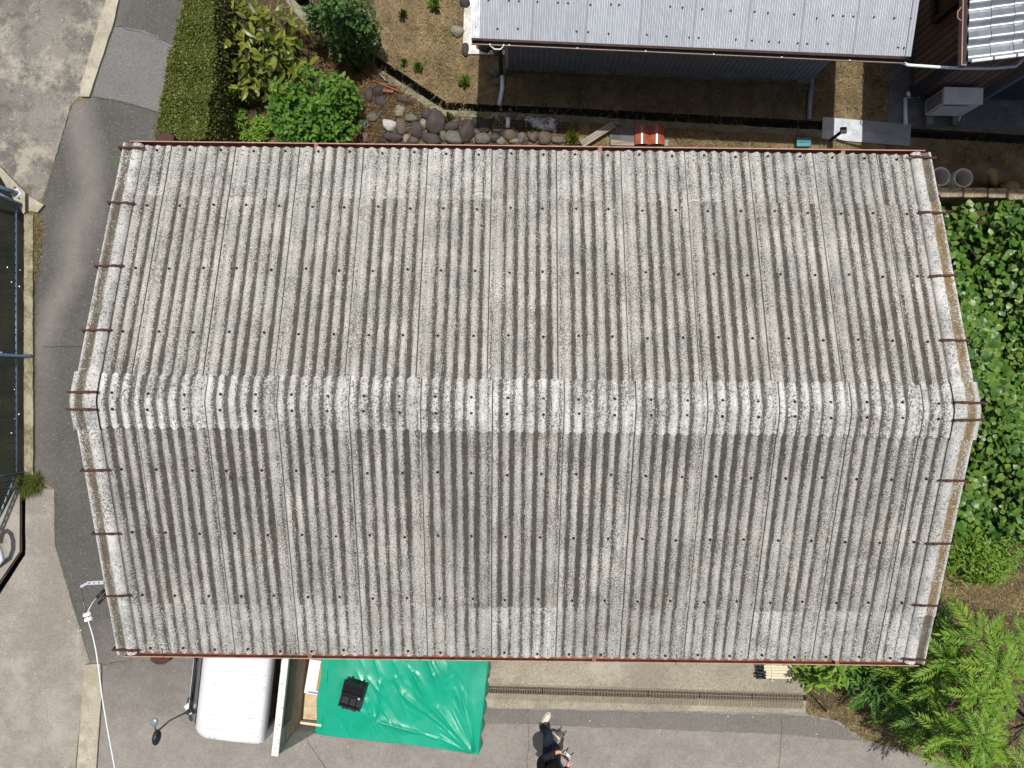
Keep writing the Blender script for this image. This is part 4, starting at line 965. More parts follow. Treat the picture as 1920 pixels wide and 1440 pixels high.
for a, b in (((-1.53, -.5, 1.10), (-1.42, .15, 1.29)), ((-1.53, .1, 1.10), (-1.42, .62, 1.27))):
    r = MB(); r.tube([a, b], .008, 5); r.tube([a, (a[0] - .03, a[1], a[2] - .03)], .014, 6); r.build('wiper', M['black_plastic'], ws)
r = MB(); r.beam((-1.54, -.66, 1.07), (-1.54, .66, 1.07), .03, .05); r.build('cowl_strip', M['black_plastic'], tr)
for sg in (1, -1):
    wn_ = 'side_window'
    m = MB(); y1, y2 = sg * (cabw(1.08) + .004), sg * (cabw(1.66) + .004)
    m.add([(-1.40, y1, 1.08), (-.30, y1, 1.08), (-.30, y2, 1.66), (-1.12, y2, 1.66)], [(0, 1, 2, 3) if sg < 0 else (3, 2, 1, 0)]); m.build('side_window', M['teal_glass'], tr)
    m = MB(); yy = sg * .739; m.add([(-1.38, yy, .42), (-.30, yy, .42), (-.30, yy, 1.04), (-1.45, yy, 1.04)], [(0, 1, 2, 3) if sg < 0 else (3, 2, 1, 0)]); dr = m.build('door', M['white_paint'], tr)
    m = MB(); m.box((-.45, sg * .75, .92), (.14, .02, .03)); m.build('handle', M['black_plastic'], dr)
    m = MB(); m.box((-1.675, sg * .55, .62), (.03, .22, .16)); m.build('headlight', M['galv'], tr, bevel=.01)
    m = MB(); m.tube([(-1.0, sg * (cabw(1.79) + .006), 1.765), (-.25, sg * (cabw(1.79) + .006), 1.765)], .012, 6); m.build('drip_rail', M['black_plastic'], tr)
m = MB(); m.box((-1.68, 0, .40), (.08, 1.46, .18)); m.build('bumper', M['white_steel'], tr, bevel=.02)
m = MB(); m.add([(-.205, -.55, 1.2), (-.205, .55, 1.2), (-.21, .55, 1.66), (-.21, -.55, 1.66)], [(0, 1, 2, 3)]); m.build('rear_window', M['teal_glass'], tr)
# front corner bracket and mirrors
m = MB(); m.add([(-1.60, -.60, .99), (-1.70, -.70, .93), (-1.60, -.80, .95), (-1.50, -.74, 1.02)], [(0, 1, 2, 3)]); m.add([(-1.60, -.60, .97), (-1.70, -.70, .91), (-1.60, -.80, .93), (-1.50, -.74, 1.0)], [(3, 2, 1, 0)]); m.build('corner_fairing', M['white_paint'], tr)
m = MB(); m.tube([(-1.57, -.70, 1.05), (-1.64, -.73, 1.10), (-1.78, -.80, 1.17), (-1.90, -.93, 1.2), (-1.93, -1.0, 1.2)], .013, 7); m.tube([(-1.57, -.70, 1.04), (-1.57, -.70, 1.09)], .035, 10); arm = m.build('mirror_arm', M['black_plastic'], tr)
m = MB(); m.grid(lambda u, v: (-1.935 + .055 * math.cos(2 * math.pi * u) * math.sin(math.pi * v), -1.055 + .115 * math.sin(2 * math.pi * u) * math.sin(math.pi * v), 1.19 + .085 * math.cos(math.pi * v)), 14, 8); m.build('mirror', M['black_plastic'], tr)
m = MB(); m.tube([(-1.92, -.98, 1.2), (-1.965, -.93, 1.2), (-1.975, -.88, 1.2)], .010, 6); m.build('mirror_arm', M['black_plastic'], tr)
m = MB(); m.grid(lambda u, v: (-1.985 + .055 * math.cos(2 * math.pi * u) * math.sin(math.pi * v), -.83 + .065 * math.sin(2 * math.pi * u) * math.sin(math.pi * v), 1.20 + .03 * math.cos(math.pi * v)), 14, 8); o = m.build('round_mirror', M['glass_mirror'], tr); o['label'] = 'small round grey under mirror'
# chassis, wheels
m = MB(); m.box((.55, 0, .5), (4.2, .7, .12)); m.build('chassis', M['black_plastic'], tr)
for xx in (-1.05, 1.75):
    for sg in (1, -1):
        w = MB(); w.tube([(xx, sg * .68, .28), (xx, sg * .69, .28), (xx, sg * .56, .28), (xx, sg * .55, .28)][:2] + [(xx, sg * .56, .28)], [.24, .28, .28], 20); wh = w.build('wheel', M['rubber'], tr)
        w = MB(); w.tube([(xx, sg * .675, .28), (xx, sg * .70, .28)], [.18, .16], 16); w.build('rim', M['galv'], wh)
# bed: floor, headboard with mesh, side gates, brace panels
m = MB(); m.box((1.32, 0, .70), (2.72, 1.6, .06)); m.build('bed_floor', M['dirty'], tr)
HBZ = 1.80
m = MB(); m.box((-.03, 0, HBZ), (.095, 1.58, .05)); hb = m.build('headboard_rail', M['white_steel'], tr, bevel=.006)
for sg in (1, -1):
    m = MB(); m.box((-.03, sg * .765, 1.25), (.06, .05, 1.06)); m.build('headboard_post', M['white_steel'], tr)
    m = MB(); sy = sg * .785; m.add([(.0, sy, .74), (.85, sy, .74), (.85, sy, 1.02), (.36, sy, 1.02), (.0, sy, HBZ - .02)], [(0, 1, 2, 3, 4)]); m.add([(.0, sy + .004 * sg, .74), (.85, sy + .004 * sg, .74), (.85, sy + .004 * sg, 1.02), (.36, sy + .004 * sg, 1.02), (.0, sy + .004 * sg, HBZ - .02)], [(4, 3, 2, 1, 0)]); m.build('brace_panel', M['grey_steel'], tr)
    m = MB(); m.box((1.5, sg * .795, .87), (2.36, .03, .30)); gte = m.build('side_gate', M['white_steel'], tr, bevel=.005)
    m = MB(); m.box((1.5, sg * .785, 1.012), (2.36, .04, .03)); m.build('gate_rail', M['white_steel'], gte)
m = MB(); m.box((2.68, 0, .87), (.03, 1.6, .30)); m.build('tail_gate', M['white_steel'], tr)
pn = MB().box((0, 0, 0), (.018, 1.46, .86)).build('headboard_panel', M['dirty'], tr, (.03, 0, 1.33), (0, -.11, 0))
MB().box((.006, -.02, .32), (.010, 1.40, .16)).build('upper_panel', M['grey_steel'], pn)
MB().box((.013, .02, .22), (.006, .98, .24)).build('vent_back', M['black_plastic'], pn)
for k in range(26):
    m = MB(); m.beam((.019, -.46 + k * .037, .11), (.019, -.44 + k * .037, .33), .010, .006); m.build('mesh_wire', M['dirty'], pn)
# load in the bed, left of the tarp
card = flat('cardboard', (.34, .235, .135), .85, 0, .15, .15, 10); card2 = flat('pale_cardboard', (.46, .36, .23), .85, 0, .15, .12, 10); paper = flat('white_carton', (.70, .70, .68), .7, 0, .2, .05, 10); redp = flat('red_print', (.55, .16, .10), .8, 0, .1, .2, 40); bluep = flat('blue_print', (.12, .16, .30), .7, 0, .1, .1, 20)
TM = Matrix.Translation((-3.116, -4.285, 0)) @ Matrix.Rotation(TA, 4, 'Z')
def inbed(o, loc, rz=0): o.matrix_world = TM @ Matrix.Translation(loc) @ Matrix.Rotation(rz, 4, 'Z'); return o
bx = thing('cardboard_box', 'brown cardboard box with red printing in the truck bed', 'box'); inbed(bx, (.275, -.43, .73), .03)
MB().box((0, 0, .155), (.34, .40, .31)).build('body', card2, bx)
for sg in (1, -1): MB().box((0, sg * .10, .314), (.33, .195, .006)).build('flap', card2, bx)
for ox, sh in ((-.115, 'D'), (-.045, 'G')):
    cu = bpy.data.curves.new('print', 'FONT'); cu.body = sh; cu.size = .085; cu.extrude = .0005; cu.align_x = 'CENTER'; to_ = bpy.data.objects.new('text', cu); COL.objects.link(to_); me = bpy.data.meshes.new_from_object(to_.evaluated_get(bpy.context.evaluated_depsgraph_get())); bpy.data.objects.remove(to_); me.materials.clear(); t_ = link('red_letter', me, redp, bx, (ox + .02, -.185, .3185))
wb = thing('white_carton', 'white carton with a printed brown panel lying in the truck bed', 'box'); inbed(wb, (.275, .0, .965), -.06)
MB().box((0, 0, .05), (.34, .50, .10)).build('body', paper, wb)
MB().box((.07, .02, .1015), (.15, .42, .003)).build('printed_panel', card, wb)
MB().box((.02, -.225, .1015), (.26, .022, .003)).build('blue_strip', bluep, wb)
o = MB().box((0, 0, 0), (.46, .10, .03)).build('plank', M['wood_grey'], bevel=.004); inbed(o, (.30, .29, 1.02), -.22); tag(o, 'weathered plank lying across the boxes in the truck bed', 'plank')
o = MB().box((0, 0, 0), (.48, .06, .022)).build('plank', wood('pale_plank', (.40, .30, .17), (.58, .47, .30))); inbed(o, (.30, .36, 1.045), -.16); tag(o, 'pale new plank lying across the boxes in the truck bed', 'plank')
sb = thing('storage_box', 'white plastic storage box with a lid in the truck bed', 'box'); inbed(sb, (.30, .60, .76), 0)
MB().box((0, 0, .13), (.36, .30, .26)).build('body', paper, sb, bevel=.015); MB().box((0, 0, .27), (.38, .33, .025)).build('lid', paper, sb, bevel=.008)
o = MB().box((0, 0, 0), (.56, .035, .05)).build('batten', wood('cream_batten', (.5, .42, .28), (.66, .58, .42))); inbed(o, (.36, -.69, 1.04), -.03); tag(o, 'cream wooden batten along the side gate of the truck bed', 'batten')
# ------------------------------------------------------------------ tarp
tl, tw = 2.33, 1.70
rr = random.Random(5)
folds = []
def fold(x0, y0, x1, y1, h, w): folds.append((x0, y0, x1, y1, h, w))
cx_, cy_ = 2.26, .03
for k in range(17):
    a = math.radians(100 + k * 4.6 + rr.uniform(-1.5, 1.5)); ln = rr.uniform(.6, 1.5); fold(cx_, cy_, cx_ + math.cos(a) * ln, cy_ + math.sin(a) * ln, rr.uniform(.010, .03), rr.uniform(.02, .045))
for k in range(14):
    a = math.radians(215 + k * 8); bx_, by_ = .34 + .025 * k, .48; fold(bx_, by_, bx_ + math.cos(a) * .5, by_ + math.sin(a) * .5, rr.uniform(.007, .014), .016)
for k in range(46):
    x0 = rr.uniform(.0, 1.9); y0 = rr.uniform(.3, 1.6); a = math.radians(rr.uniform(-72, -42)); ln = rr.uniform(.3, .9); fold(x0, y0, x0 + math.cos(a) * ln, y0 + math.sin(a) * ln, rr.choice((-1, 1)) * rr.uniform(.008, .024), rr.uniform(.022, .06))
fold(.78, .32, 1.9, .12, .05, .05); fold(.78, .32, .80, .95, .035, .03); fold(.76, .32, .5, .8, .03, .03)
fold(1.25, 1.1, 1.6, .55, .05, .05); fold(1.05, .8, 1.75, .35, .05, .07)
FA = np.array(folds)
nu, nv = 260, 190
U, V_ = np.meshgrid(np.linspace(-.10, tl + .09, nu), np.linspace(-.10, tw, nv))
Z = np.zeros_like(U)
for x0, y0, x1, y1, h, w in folds:
    dx, dy = x1 - x0, y1 - y0; L2 = dx * dx + dy * dy
    t = np.clip(((U - x0) * dx + (V_ - y0) * dy) / L2, 0, 1); d = np.hypot(U - x0 - t * dx, V_ - y0 - t * dy)
    Z += h * 1.15 * np.exp(-(d / w) * 1.25) * np.clip(np.minimum(t * 8, (1 - t) * 2.2), 0, 1) ** .7
Z *= .8
Z += .02 * np.sin(3.1 * U + 1.7 * V_) + .012 * np.sin(7 * U - 4.3 * V_ + 1) + .05 * np.exp(-(((U - .6) / .5) ** 2 + ((V_ - .55) / .4) ** 2)) + .06 * np.exp(-(((U - 1.2) / .6) ** 2 + ((V_ - 1.1) / .5) ** 2))
# flat where the case stands
cf = np.exp(-(((U - .42) / .17) ** 4 + ((V_ - .68) / .19) ** 4)); Z = Z * (1 - cf) + .075 * cf
X_ = U.copy(); Y_ = V_.copy()
Z = np.maximum(Z, -.004); over = np.clip(-V_, 0, 1); Z -= over * 2.4; Y_ = np.where(V_ < 0, V_ * .35 - .012 * np.sin(26 * U) * over / .1, Y_)
o2 = np.clip(U - tl, 0, 1); Z -= o2 * 2.2; X_ = np.where(U > tl, tl + (U - tl) * .4 + .02 * np.sin(22 * V_) * o2 / .09, X_)
X_ += np.where(U < 0.0, .015 * np.sin(9 * V_), 0)
# skewed outline: the tail corner reaches further to the front
Y_ = Y_ - .045 * np.clip(U / tl, 0, 1) ** 2
VV = np.stack([X_ + .40, Y_ - .83, Z + 1.055], 2).reshape(-1, 3)
ii = np.arange(nu * nv).reshape(nv, nu); FF = np.stack([ii[:-1, :-1], ii[:-1, 1:], ii[1:, 1:], ii[1:, :-1]], 2).reshape(-1, 4)
me = npmesh('tarp', VV, FF); me.polygons.foreach_set('use_smooth', [True] * len(me.polygons))
g = G('green_tarp', .42, 0, .4); v = g.obj(); c = g.ramp(g.noise(v, 3, 4), [(.3, (.003, .255, .150)), (.7, (.005, .30, .185))]); c = g.mix(g.ramp(g.noise(v, 8, 5, .65), [(.55, 0), (.7, .2)]), c, (.04, .30, .20)); c = g.mix(g.ramp(g.noise(v, 30, 5, .7), [(.6, 0), (.7, .10)]), c, (.12, .34, .25)); c = g.mix(g.ramp(g.noise(v, 1.3, 4), [(.5, 0), (.7, .3)]), c, (.003, .19, .115)); g.col(c); g.bump(g.noise(v, 60, 2), .05, .003)
g.l(g.ramp(g.noise(v, 4, 4), [(.3, .30), (.7, .44)]), g.b.inputs['Roughness'])
tp = thing('tarp', 'wrinkled green tarp stretched over the load of the truck', 'tarp'); tp.matrix_world = TM
o = link('sheet', me, g.m, tp); mo = o.modifiers.new('solid', 'SOLIDIFY'); mo.thickness = .004
for k in range(7):
    q = MB(); q.tube([(.40 + .12 + k * .34, -.842 - .012 - .045 * (k * .34 / tl) ** 2, .84), (.40 + .12 + k * .34, -.836 - .03 - .045 * (k * .34 / tl) ** 2, .84)], .015, 8); q.build('eyelet', M['galv'], tp)
# ------------------------------------------------------------------ open carry case on the tarp
cs_ = thing('carry_case', 'open black hard carry case lying on the green tarp', 'case'); cs_.matrix_world = TM @ Matrix.Translation((.40 + .415, -.83 + .615, 1.135)) @ Matrix.Rotation(math.radians(-10), 4, 'Z') @ Matrix.Rotation(math.radians(3), 4, 'X')
foam = flat('black_foam', (.012, .012, .014), .95, 0, .1, .3, 60)
cw, ch = .33, .215
m = MB(); m.box((0, 0, .01), (cw, ch, .02))
for sx_, sy_, wx_, wy_ in ((-1, 0, .02, ch), (1, 0, .02, ch), (0, -1, cw, .02), (0, 1, cw, .02)): m.box((sx_ * (cw / 2 - .01), sy_ * (ch / 2 - .01), .05), (wx_ - (.002 if sx_ == 0 else 0), wy_ - (.004 if sx_ == 0 else 0), .09))
m.build('base', M['black_plastic'], cs_)
m = MB(); m.box((-.03, .01, .045), (.012, ch - .05, .07)); m.box((.075, .0, .045), (.012, ch - .06, .07)); m.box((0, .062, .06), (cw - .045, .04, .03)); m.build('foam', foam, cs_)
m = MB(); m.tube([(.10, .065, .075), (.10, .065, .079)], .018, 14); m.build('round_sticker', M['galv'], cs_)
lid = Matrix.Translation((0, ch / 2 + .008, .075)) @ Matrix.Rotation(math.radians(14), 4, 'X')
m = MB(); m.box((0, .105, .0), (cw, .20, .018))
for sx_, cy2, wx_, wy_ in ((-1, .105, .016, .2), (1, .105, .016, .2), (0, .013, cw - .034, .016), (0, .197, cw - .034, .016)): m.box((sx_ * (cw / 2 - .008), cy2, .03), (wx_, wy_, .045))
o = m.build('lid', M['black_plastic'], cs_); o.matrix_local = lid
m = MB(); m.box((0, .105, .016), (cw - .05, .165, .014)); f = m.build('lid_foam', foam, o)
for sx_ in (-1, 1):
    m = MB(); m.box((sx_ * .085, .222, .02), (.035, .035, .03)); m.build('latch', M['black_plastic'], o)
    m = MB(); m.box((sx_ * .085, -ch / 2 - .012, .07), (.045, .02, .045)); m.build('catch', M['black_plastic'], cs_)
m = MB(); m.tube([(-.06, -ch / 2, .05), (-.06, -ch / 2 - .03, .05), (.06, -ch / 2 - .03, .05), (.06, -ch / 2, .05)], .010, 8); m.build('handle', M['black_plastic'], cs_)

# ================================================================== DRAIN GRATES
M['grate'] = flat('rusty_grate_steel', (.20, .165, .125), .7, .2, .3, .3, 40)
xs_ = [908, 1017, 1117, 1215, 1312, 1410, 1507]
def drain_y(px): return 1288 + (px - 895) * .0305
for i in range(6):
    a, b = W(xs_[i] + .6, drain_y(xs_[i]) + 8, .03), W(xs_[i + 1] - .6, drain_y(xs_[i + 1]) + 8, .03); ln = (b - a).length
    lab = ['drain grate closest to the green tarp', 'drain grate just behind the walking person', 'third drain grate counted from the tarp', 'fourth drain grate counted from the tarp', 'drain grate below the bundle of sticks', 'last drain grate beside the mossy verge'][i]
    gt_ = thing('drain_grate', 'rusty steel ' + lab, 'grate', a, math.atan2(b.y - a.y, b.x - a.x), 'drain grates along the shed front')
    n = 34; m = MB()
    for k in range(n): m.box((ln * (k + .5) / n, 0, -.008), (.0105, .25, .014))
    o = m.build('cross_bars', M['grate'], gt_); o['kind'] = 'stuff'
    for yy in (.055, -.02):
        m = MB(); m.box((ln / 2, yy, .003), (ln, .012, .012)); m.build('rail', M['grate'], gt_)
# bundle of sticks
bs = thing('stick_bundle', 'bundle of pale wooden sticks tied with white string at the shed front', 'bundle')
A = W(1431, 1256, .05); bs.matrix_world = frame3((A.x, A.y, .02), (1, -.02, 0))
pw = wood('pale_stick', (.50, .44, .30), (.66, .60, .45))
for r_ in range(2):
    for k in range(6):
        m = MB(); m.box((.27 + R.uniform(-.015, .015), -.115 + k * .043 + (.02 if r_ else 0), .02 + r_ * .042), (.53, .037, .037)); m.build('stick', pw, bs)
for xx in (.12, .40):
    m = MB(); m.tube([(xx, -.15, .02), (xx, -.14, .09), (xx + .01, 0, .10), (xx, .14, .09), (xx, .15, .02)], .008, 6); m.tube([(xx, -.14, .09), (xx + .04, -.17, .06), (xx + .09, -.20, .02)], .006, 5); m.build('string', M['white_metal'], bs)
bp = thing('pipe_bundle', 'bundle of thin black pipes with shiny ends beside the pale sticks', 'bundle'); bp.matrix_world = frame3((A.x - .03, A.y, .02), (1, -.02, 0))
for k in range(13):
    m = MB(); yy = -.10 + (k % 5) * .045; zz = .02 + (k // 5) * .04; x0 = -.10 + R.uniform(-.02, .03); m.tube([(x0, yy, zz), (.05, yy, zz)], .018, 8); o = m.build('pipe', M['black_plastic'], bp); q = MB(); q.tube([(x0 - .002, yy, zz), (x0 - .004, yy, zz)], .012, 8); q.build('pipe_end', M['galv'], o)
# ================================================================== FENCE BY THE CANAL
M['fence'] = flat('blue_grey_fence_paint', (.10, .16, .22), .4, .2, .4, .15, 20)
fn = thing('fence', 'blue grey steel picket fence along the canal', 'fence')
P0 = W(30, 380, .2); P1 = W(31, 888, .2); P2 = W(-40, 1062, .2); Pn = W(-70, 325, .2)
def rail(a, b, z, r, nm='rail'): m = MB(); m.tube([(a.x, a.y, z), (b.x, b.y, z)], r, 8); m.build(nm, M['fence'], fn)
for z in (.2, 1.08): rail(P0, P1, z, .018); rail(P1, P2, z, .018); rail(P0, Pn, z, .022)
pk = MB(); pk.tube([(0, 0, .2), (0, 0, 1.08)], .009, 6); pkm = pk.mesh('picket'); pkm.materials.append(M['fence'])
def pickets(a, b, step):
    n = int((b - a).length / step)
    for i in range(1, n): p = a.lerp(b, i / n); link('picket', pkm, None, fn, (p.x, p.y, 0))
pickets(P0, P1, .122); pickets(P1, P2, .122); pickets(P0, Pn, .122)
for p in (P0, P1, P2): m = MB(); m.tube([(p.x, p.y, -.1), (p.x, p.y, 1.12)], .03, 10); m.build('post', M['fence'], fn)
mid = W(31, 667, .2)
m = MB(); m.tube([(mid.x + .15, mid.y, .06), (mid.x, mid.y, .10), (mid.x, mid.y, 1.12)], .026, 10); m.build('post', M['fence'], fn)
b = W(32, 362, .09); m = MB(); m.box((b.x, b.y, .097), (.13, .13, .012), Matrix.Rotation(.6, 3, 'Z')); m.build('base_plate', M['galv'], fn)
m = MB(); m.tube([(b.x, b.y, .10), (b.x - .02, b.y, .3), (b.x - .30, b.y + .10, .42), (b.x - 1.2, b.y + .3, .6)], .035, 10); m.build('brace_pipe', M['fence'], fn)
for px, py in ((28, 352), (36, 372)): q = W(px, py, .1); m = MB(); m.tube([(q.x, q.y, .1), (q.x, q.y, .118)], .012, 6); m.build('bolt', M['bolt'], fn)
# goose neck vent pipe on the platform
m = MB(); pts = []
for px, py, z in ((-2, 1066, -.02), (6, 1062, .06), (28, 1046, .14), (34, 1030, .22), (34, 1014, .28), (30, 1001, .32), (23, 995, .33), (16, 998, .32), (12, 1006, .29), (11, 1016, .25)):
    q = W(px, py, 0); z *= 1.65; pts.append((q.x - .045 + .019 * z, q.y + .185 * z, z))
m.tube(pts, .038, 12); o = m.build('vent_pipe', M['pvc']); tag(o, 'pale goose neck vent pipe on the raised platform by the fence', 'pipe')
# ------------------------------------------------------------------ overhead cable and its bracket
bk = thing('cable_bracket', 'galvanised cable bracket sticking out from the shed wall over the lane', 'bracket')
a, b2, c2 = W(152, 1100, 2.62), W(163, 1093.5, 2.62), W(235, 1090, 2.62)
m = MB(); m.beam(b2, c2, .045, .006); m.build('arm', M['galv'], bk); m = MB(); m.beam(a, b2, .03, .03); m.build('tip', M['galv'], bk)
for k in range(4): q = b2.lerp(c2, .06 + k * .13); m = MB(); m.tube([(q.x, q.y, 2.62), (q.x, q.y, 2.626)], .009, 8); m.build('hole', M['bolt'], bk)
m = MB(); m.beam(W(183, 1092, 2.60), W(200, 1086, 2.5), .02, .02); m.build('stay', M['galv'], bk)
cb = thing('overhead_cable', 'pale overhead cable with two white insulators crossing the lane to the shed corner', 'cable')
m = MB(); m.tube([W(157, 1130, 2.7), W(162, 1150, 2.75), W(166, 1166, 2.8), W(174, 1192, 2.83), W(180, 1220, 2.86), W(186, 1262, 2.9), W(192, 1310, 2.98), W(202, 1370, 3.1), W(215, 1440, 3.25), W(232, 1520, 3.5)], [.004, .005, .006, .007, .007, .007, .007, .007, .007, .007], 8); m.build('cable', M['pvc'], cb)
for px, py in ((163.5, 1152), (166, 1161)):
    for dx in (-4.5, 4.5): q = W(px + dx * .7, py - dx * .25, 2.78); m = MB(); m.tube([(q.x, q.y, 2.74), (q.x, q.y, 2.77), (q.x, q.y, 2.81)], [.02, .03, .016], 10); m.build('insulator', M['white_metal'], cb)
    q = W(px, py, 2.77); m = MB(); m.beam((q.x - .05, q.y + .01, 2.77), (q.x + .05, q.y - .01, 2.77), .012, .012); m.build('clamp', M['galv'], cb)
m = MB(); m.tube([W(164, 1148, 2.77), W(172, 1132, 2.7), W(181, 1121, 2.66)], .005, 6); m.build('thin_wire', M['pvc'], cb)
m = MB(); m.tube([W(152, 1102, 2.62), W(155, 1118, 2.66), W(161, 1148, 2.76)], .003, 5); m.build('thin_wire', M['bolt'], cb)
m = MB(); m.tube([W(181, 1121, 2.64), W(196, 1106, 2.6)], .02, 8); m.build('black_sleeve', M['black_plastic'], cb)
m = MB(); m.tube([W(185, 1132, 2.4), W(200, 1115, 2.4)], .018, 8); m.build('black_sleeve', M['black_plastic'], cb)

# ================================================================== PERSON WITH A REMOTE CONTROLLER
def fabric(nm, a, b, rough=.85):
    g = G(nm, rough, 0, .2); v = g.obj(); g.col(g.ramp(g.noise(v, 9, 5, .6), [(.3, a), (.7, b)])); g.bump(g.noise(v, 14, 4), .5, .02); return g.m
M['skin'] = flat('skin', (.50, .27, .18), .5, 0, .35, .06, 20); M['jacket'] = fabric('black_jacket', (.006, .006, .009), (.014, .014, .02)); M['jeans'] = fabric('dark_jeans', (.012, .022, .036), (.03, .05, .075)); M['shoe'] = flat('cream_canvas', (.60, .56, .45), .75, 0, .2, .08, 30); M['sole'] = flat('white_sole', (.70, .68, .62), .6, 0, .2, .05, 30); M['hair'] = flat('black_hair', (.01, .009, .008), .5, 0, .3, .3, 60); M['sock'] = flat('white_sock', (.66, .66, .64), .85, 0, .2, .05, 30); M['eye'] = flat('eye', (.02, .015, .012), .3, 0, .5, .1, 30)
pr_ = thing('person', 'person in black jacket, dark jeans and cream shoes holding a remote controller', 'person', (.60, -5.60, 0), math.radians(-41.5))
def skinned(name, chains, mat, parent, sub=2):
    """chains: lists of (x,y,z,r); chains whose first point equals an earlier point are joined to it"""
    vs = []; es = []; rs = []; roots = []; idx = {}
    for ch in chains:
        prev = None
        for (x, y, z, r) in ch:
            key = (round(x, 4), round(y, 4), round(z, 4))
            if key in idx: i = idx[key]
            else:
                i = len(vs); vs.append((x, y, z)); rs.append(r); idx[key] = i
                if prev is None: roots.append(i)
            if prev is not None: es.append((prev, i))
            prev = i
    me = bpy.data.meshes.new(name); me.from_pydata(vs, es, []); o = link(name, me, mat, parent)
    sk = o.modifiers.new('skin', 'SKIN'); sk.use_smooth_shade = True
    lay = me.skin_vertices[0] if me.skin_vertices else None
    if lay is None:
        bm_ = bmesh.new(); bm_.from_mesh(me); bm_.verts.layers.skin.verify(); bm_.to_mesh(me); bm_.free(); lay = me.skin_vertices[0]
    for i, r in enumerate(rs): lay.data[i].radius = (r, r) if not isinstance(r, tuple) else r; lay.data[i].use_root = i in roots
    ss = o.modifiers.new('sub', 'SUBSURF'); ss.levels = sub; ss.render_levels = sub
    return o
# local axes: x right, y forward
HL, HRt = (-.09, .0, .93), (.075, -.04, .93)
PEL = (-.0, -.03, 1.0)
lk, la = (-.155, .12, .52), (-.155, .015, .09)
rk, ra = (.09, .03, .52), (.13, -.085, .09)
spine = [(*PEL, .12), (.005, -.05, 1.18, .115), (.01, -.065, 1.36, .12), (.01, -.06, 1.46, .07), (.01, -.06, 1.53, .052), (.01, -.035, 1.60, .078), (.01, -.02, 1.68, .092), (.01, -.03, 1.74, .07)]
LS, RS_ = (-.18, -.06, 1.42), (.20, -.08, 1.42)
LE, RE = (-.215, -.04, 1.14), (.255, -.06, 1.14)
LWr, RWr = (-.075, .205, 1.06), (.155, .175, 1.06)
LPm, RPm = (-.025, .235, 1.075), (.125, .225, 1.075)
body = [spine, [(*PEL, .12), (*HL, .085), (*lk, .055), (*la, .038), (la[0] - .01, la[1] + .13, .035, .032)], [(*PEL, .12), (*HRt, .085), (*rk, .055), (*ra, .038), (ra[0] + .03, ra[1] + .125, .035, .032)],
        [(.01, -.065, 1.36, .12), (*LS, .055), (*LE, .042), (*LWr, .028), (*LPm, .03)], [(.01, -.065, 1.36, .12), (*RS_, .055), (*RE, .042), (*RWr, .028), (*RPm, .03)]]
def fing(p, pts): return [(p[0] + a, p[1] + b, p[2] + c, r) for a, b, c, r in pts]
for P, s_ in ((LPm, 1), (RPm, -1)):
    for k, (dy, ln) in enumerate(((.022, .9), (.008, 1.0), (-.007, .95), (-.02, .75))):
        body.append(fing(P, [(s_ * .004, dy, -.012, .010), (s_ * .026 * ln, dy + .006, -.032, .009), (s_ * .052 * ln, dy + .006, -.035, .0085), (s_ * .068 * ln, dy + .002, -.026, .0075)]))
    body.append(fing(P, [(-s_ * .008, -.012, .01, .012), (s_ * .012, .012, .034, .011), (s_ * .036, .026, .042, .009), (s_ * .048, .03, .04, .008)]))
body += [[(.01, .065, 1.665, .014), (.01, .08, 1.645, .016)], [(-.085, -.03, 1.66, .014), (-.087, -.035, 1.69, .012)], [(.105, -.03, 1.66, .014), (.107, -.035, 1.69, .012)]]
skinned('body', body, M['skin'], pr_)
skinned('jeans', [[(*PEL, .115), (HL[0], HL[1], HL[2], .098), (lk[0], lk[1], lk[2], .078), (la[0], la[1], .16, .066), (la[0], la[1], .11, .066)], [(*PEL, .115), (HRt[0], HRt[1], HRt[2], .098), (rk[0], rk[1], rk[2], .078), (ra[0], ra[1], .16, .066), (ra[0], ra[1], .11, .066)]], M['jeans'], pr_)
skinned('jacket', [[(PEL[0], PEL[1], .90, .16), (.005, -.045, 1.18, .15), (.01, -.065, 1.36, .15), (.01, -.06, 1.47, .085)], [(.01, -.065, 1.36, .15), (*LS, .08), (*LE, .066), (LWr[0] - .03, LWr[1] - .025, LWr[2] + .01, .05)], [(.01, -.065, 1.36, .15), (*RS_, .08), (*RE, .066), (RWr[0] + .008, RWr[1] - .03, RWr[2] + .01, .05)]], M['jacket'], pr_)
skinned('hair', [[(.01, -.06, 1.68, .10), (.01, -.05, 1.755, .09), (.01, -.02, 1.77, .07)], [(.01, -.06, 1.68, .10), (.01, -.09, 1.62, .07)]], M['hair'], pr_)
for sx_ in (-.03, .05): m = MB(); m.grid(lambda u, v: (sx_ + .012 * math.cos(6.283 * u) * math.sin(3.1416 * v), .058 + .012 * math.sin(6.283 * u) * math.sin(3.1416 * v), 1.685 + .012 * math.cos(3.1416 * v)), 8, 6); m.build('eye', M['eye'], pr_)
m = MB(); m.tube([(-.02, .042, 1.615), (.01, .052, 1.612), (.04, .042, 1.615)], .006, 6); m.build('mouth', flat('lip', (.36, .14, .12), .5), pr_)
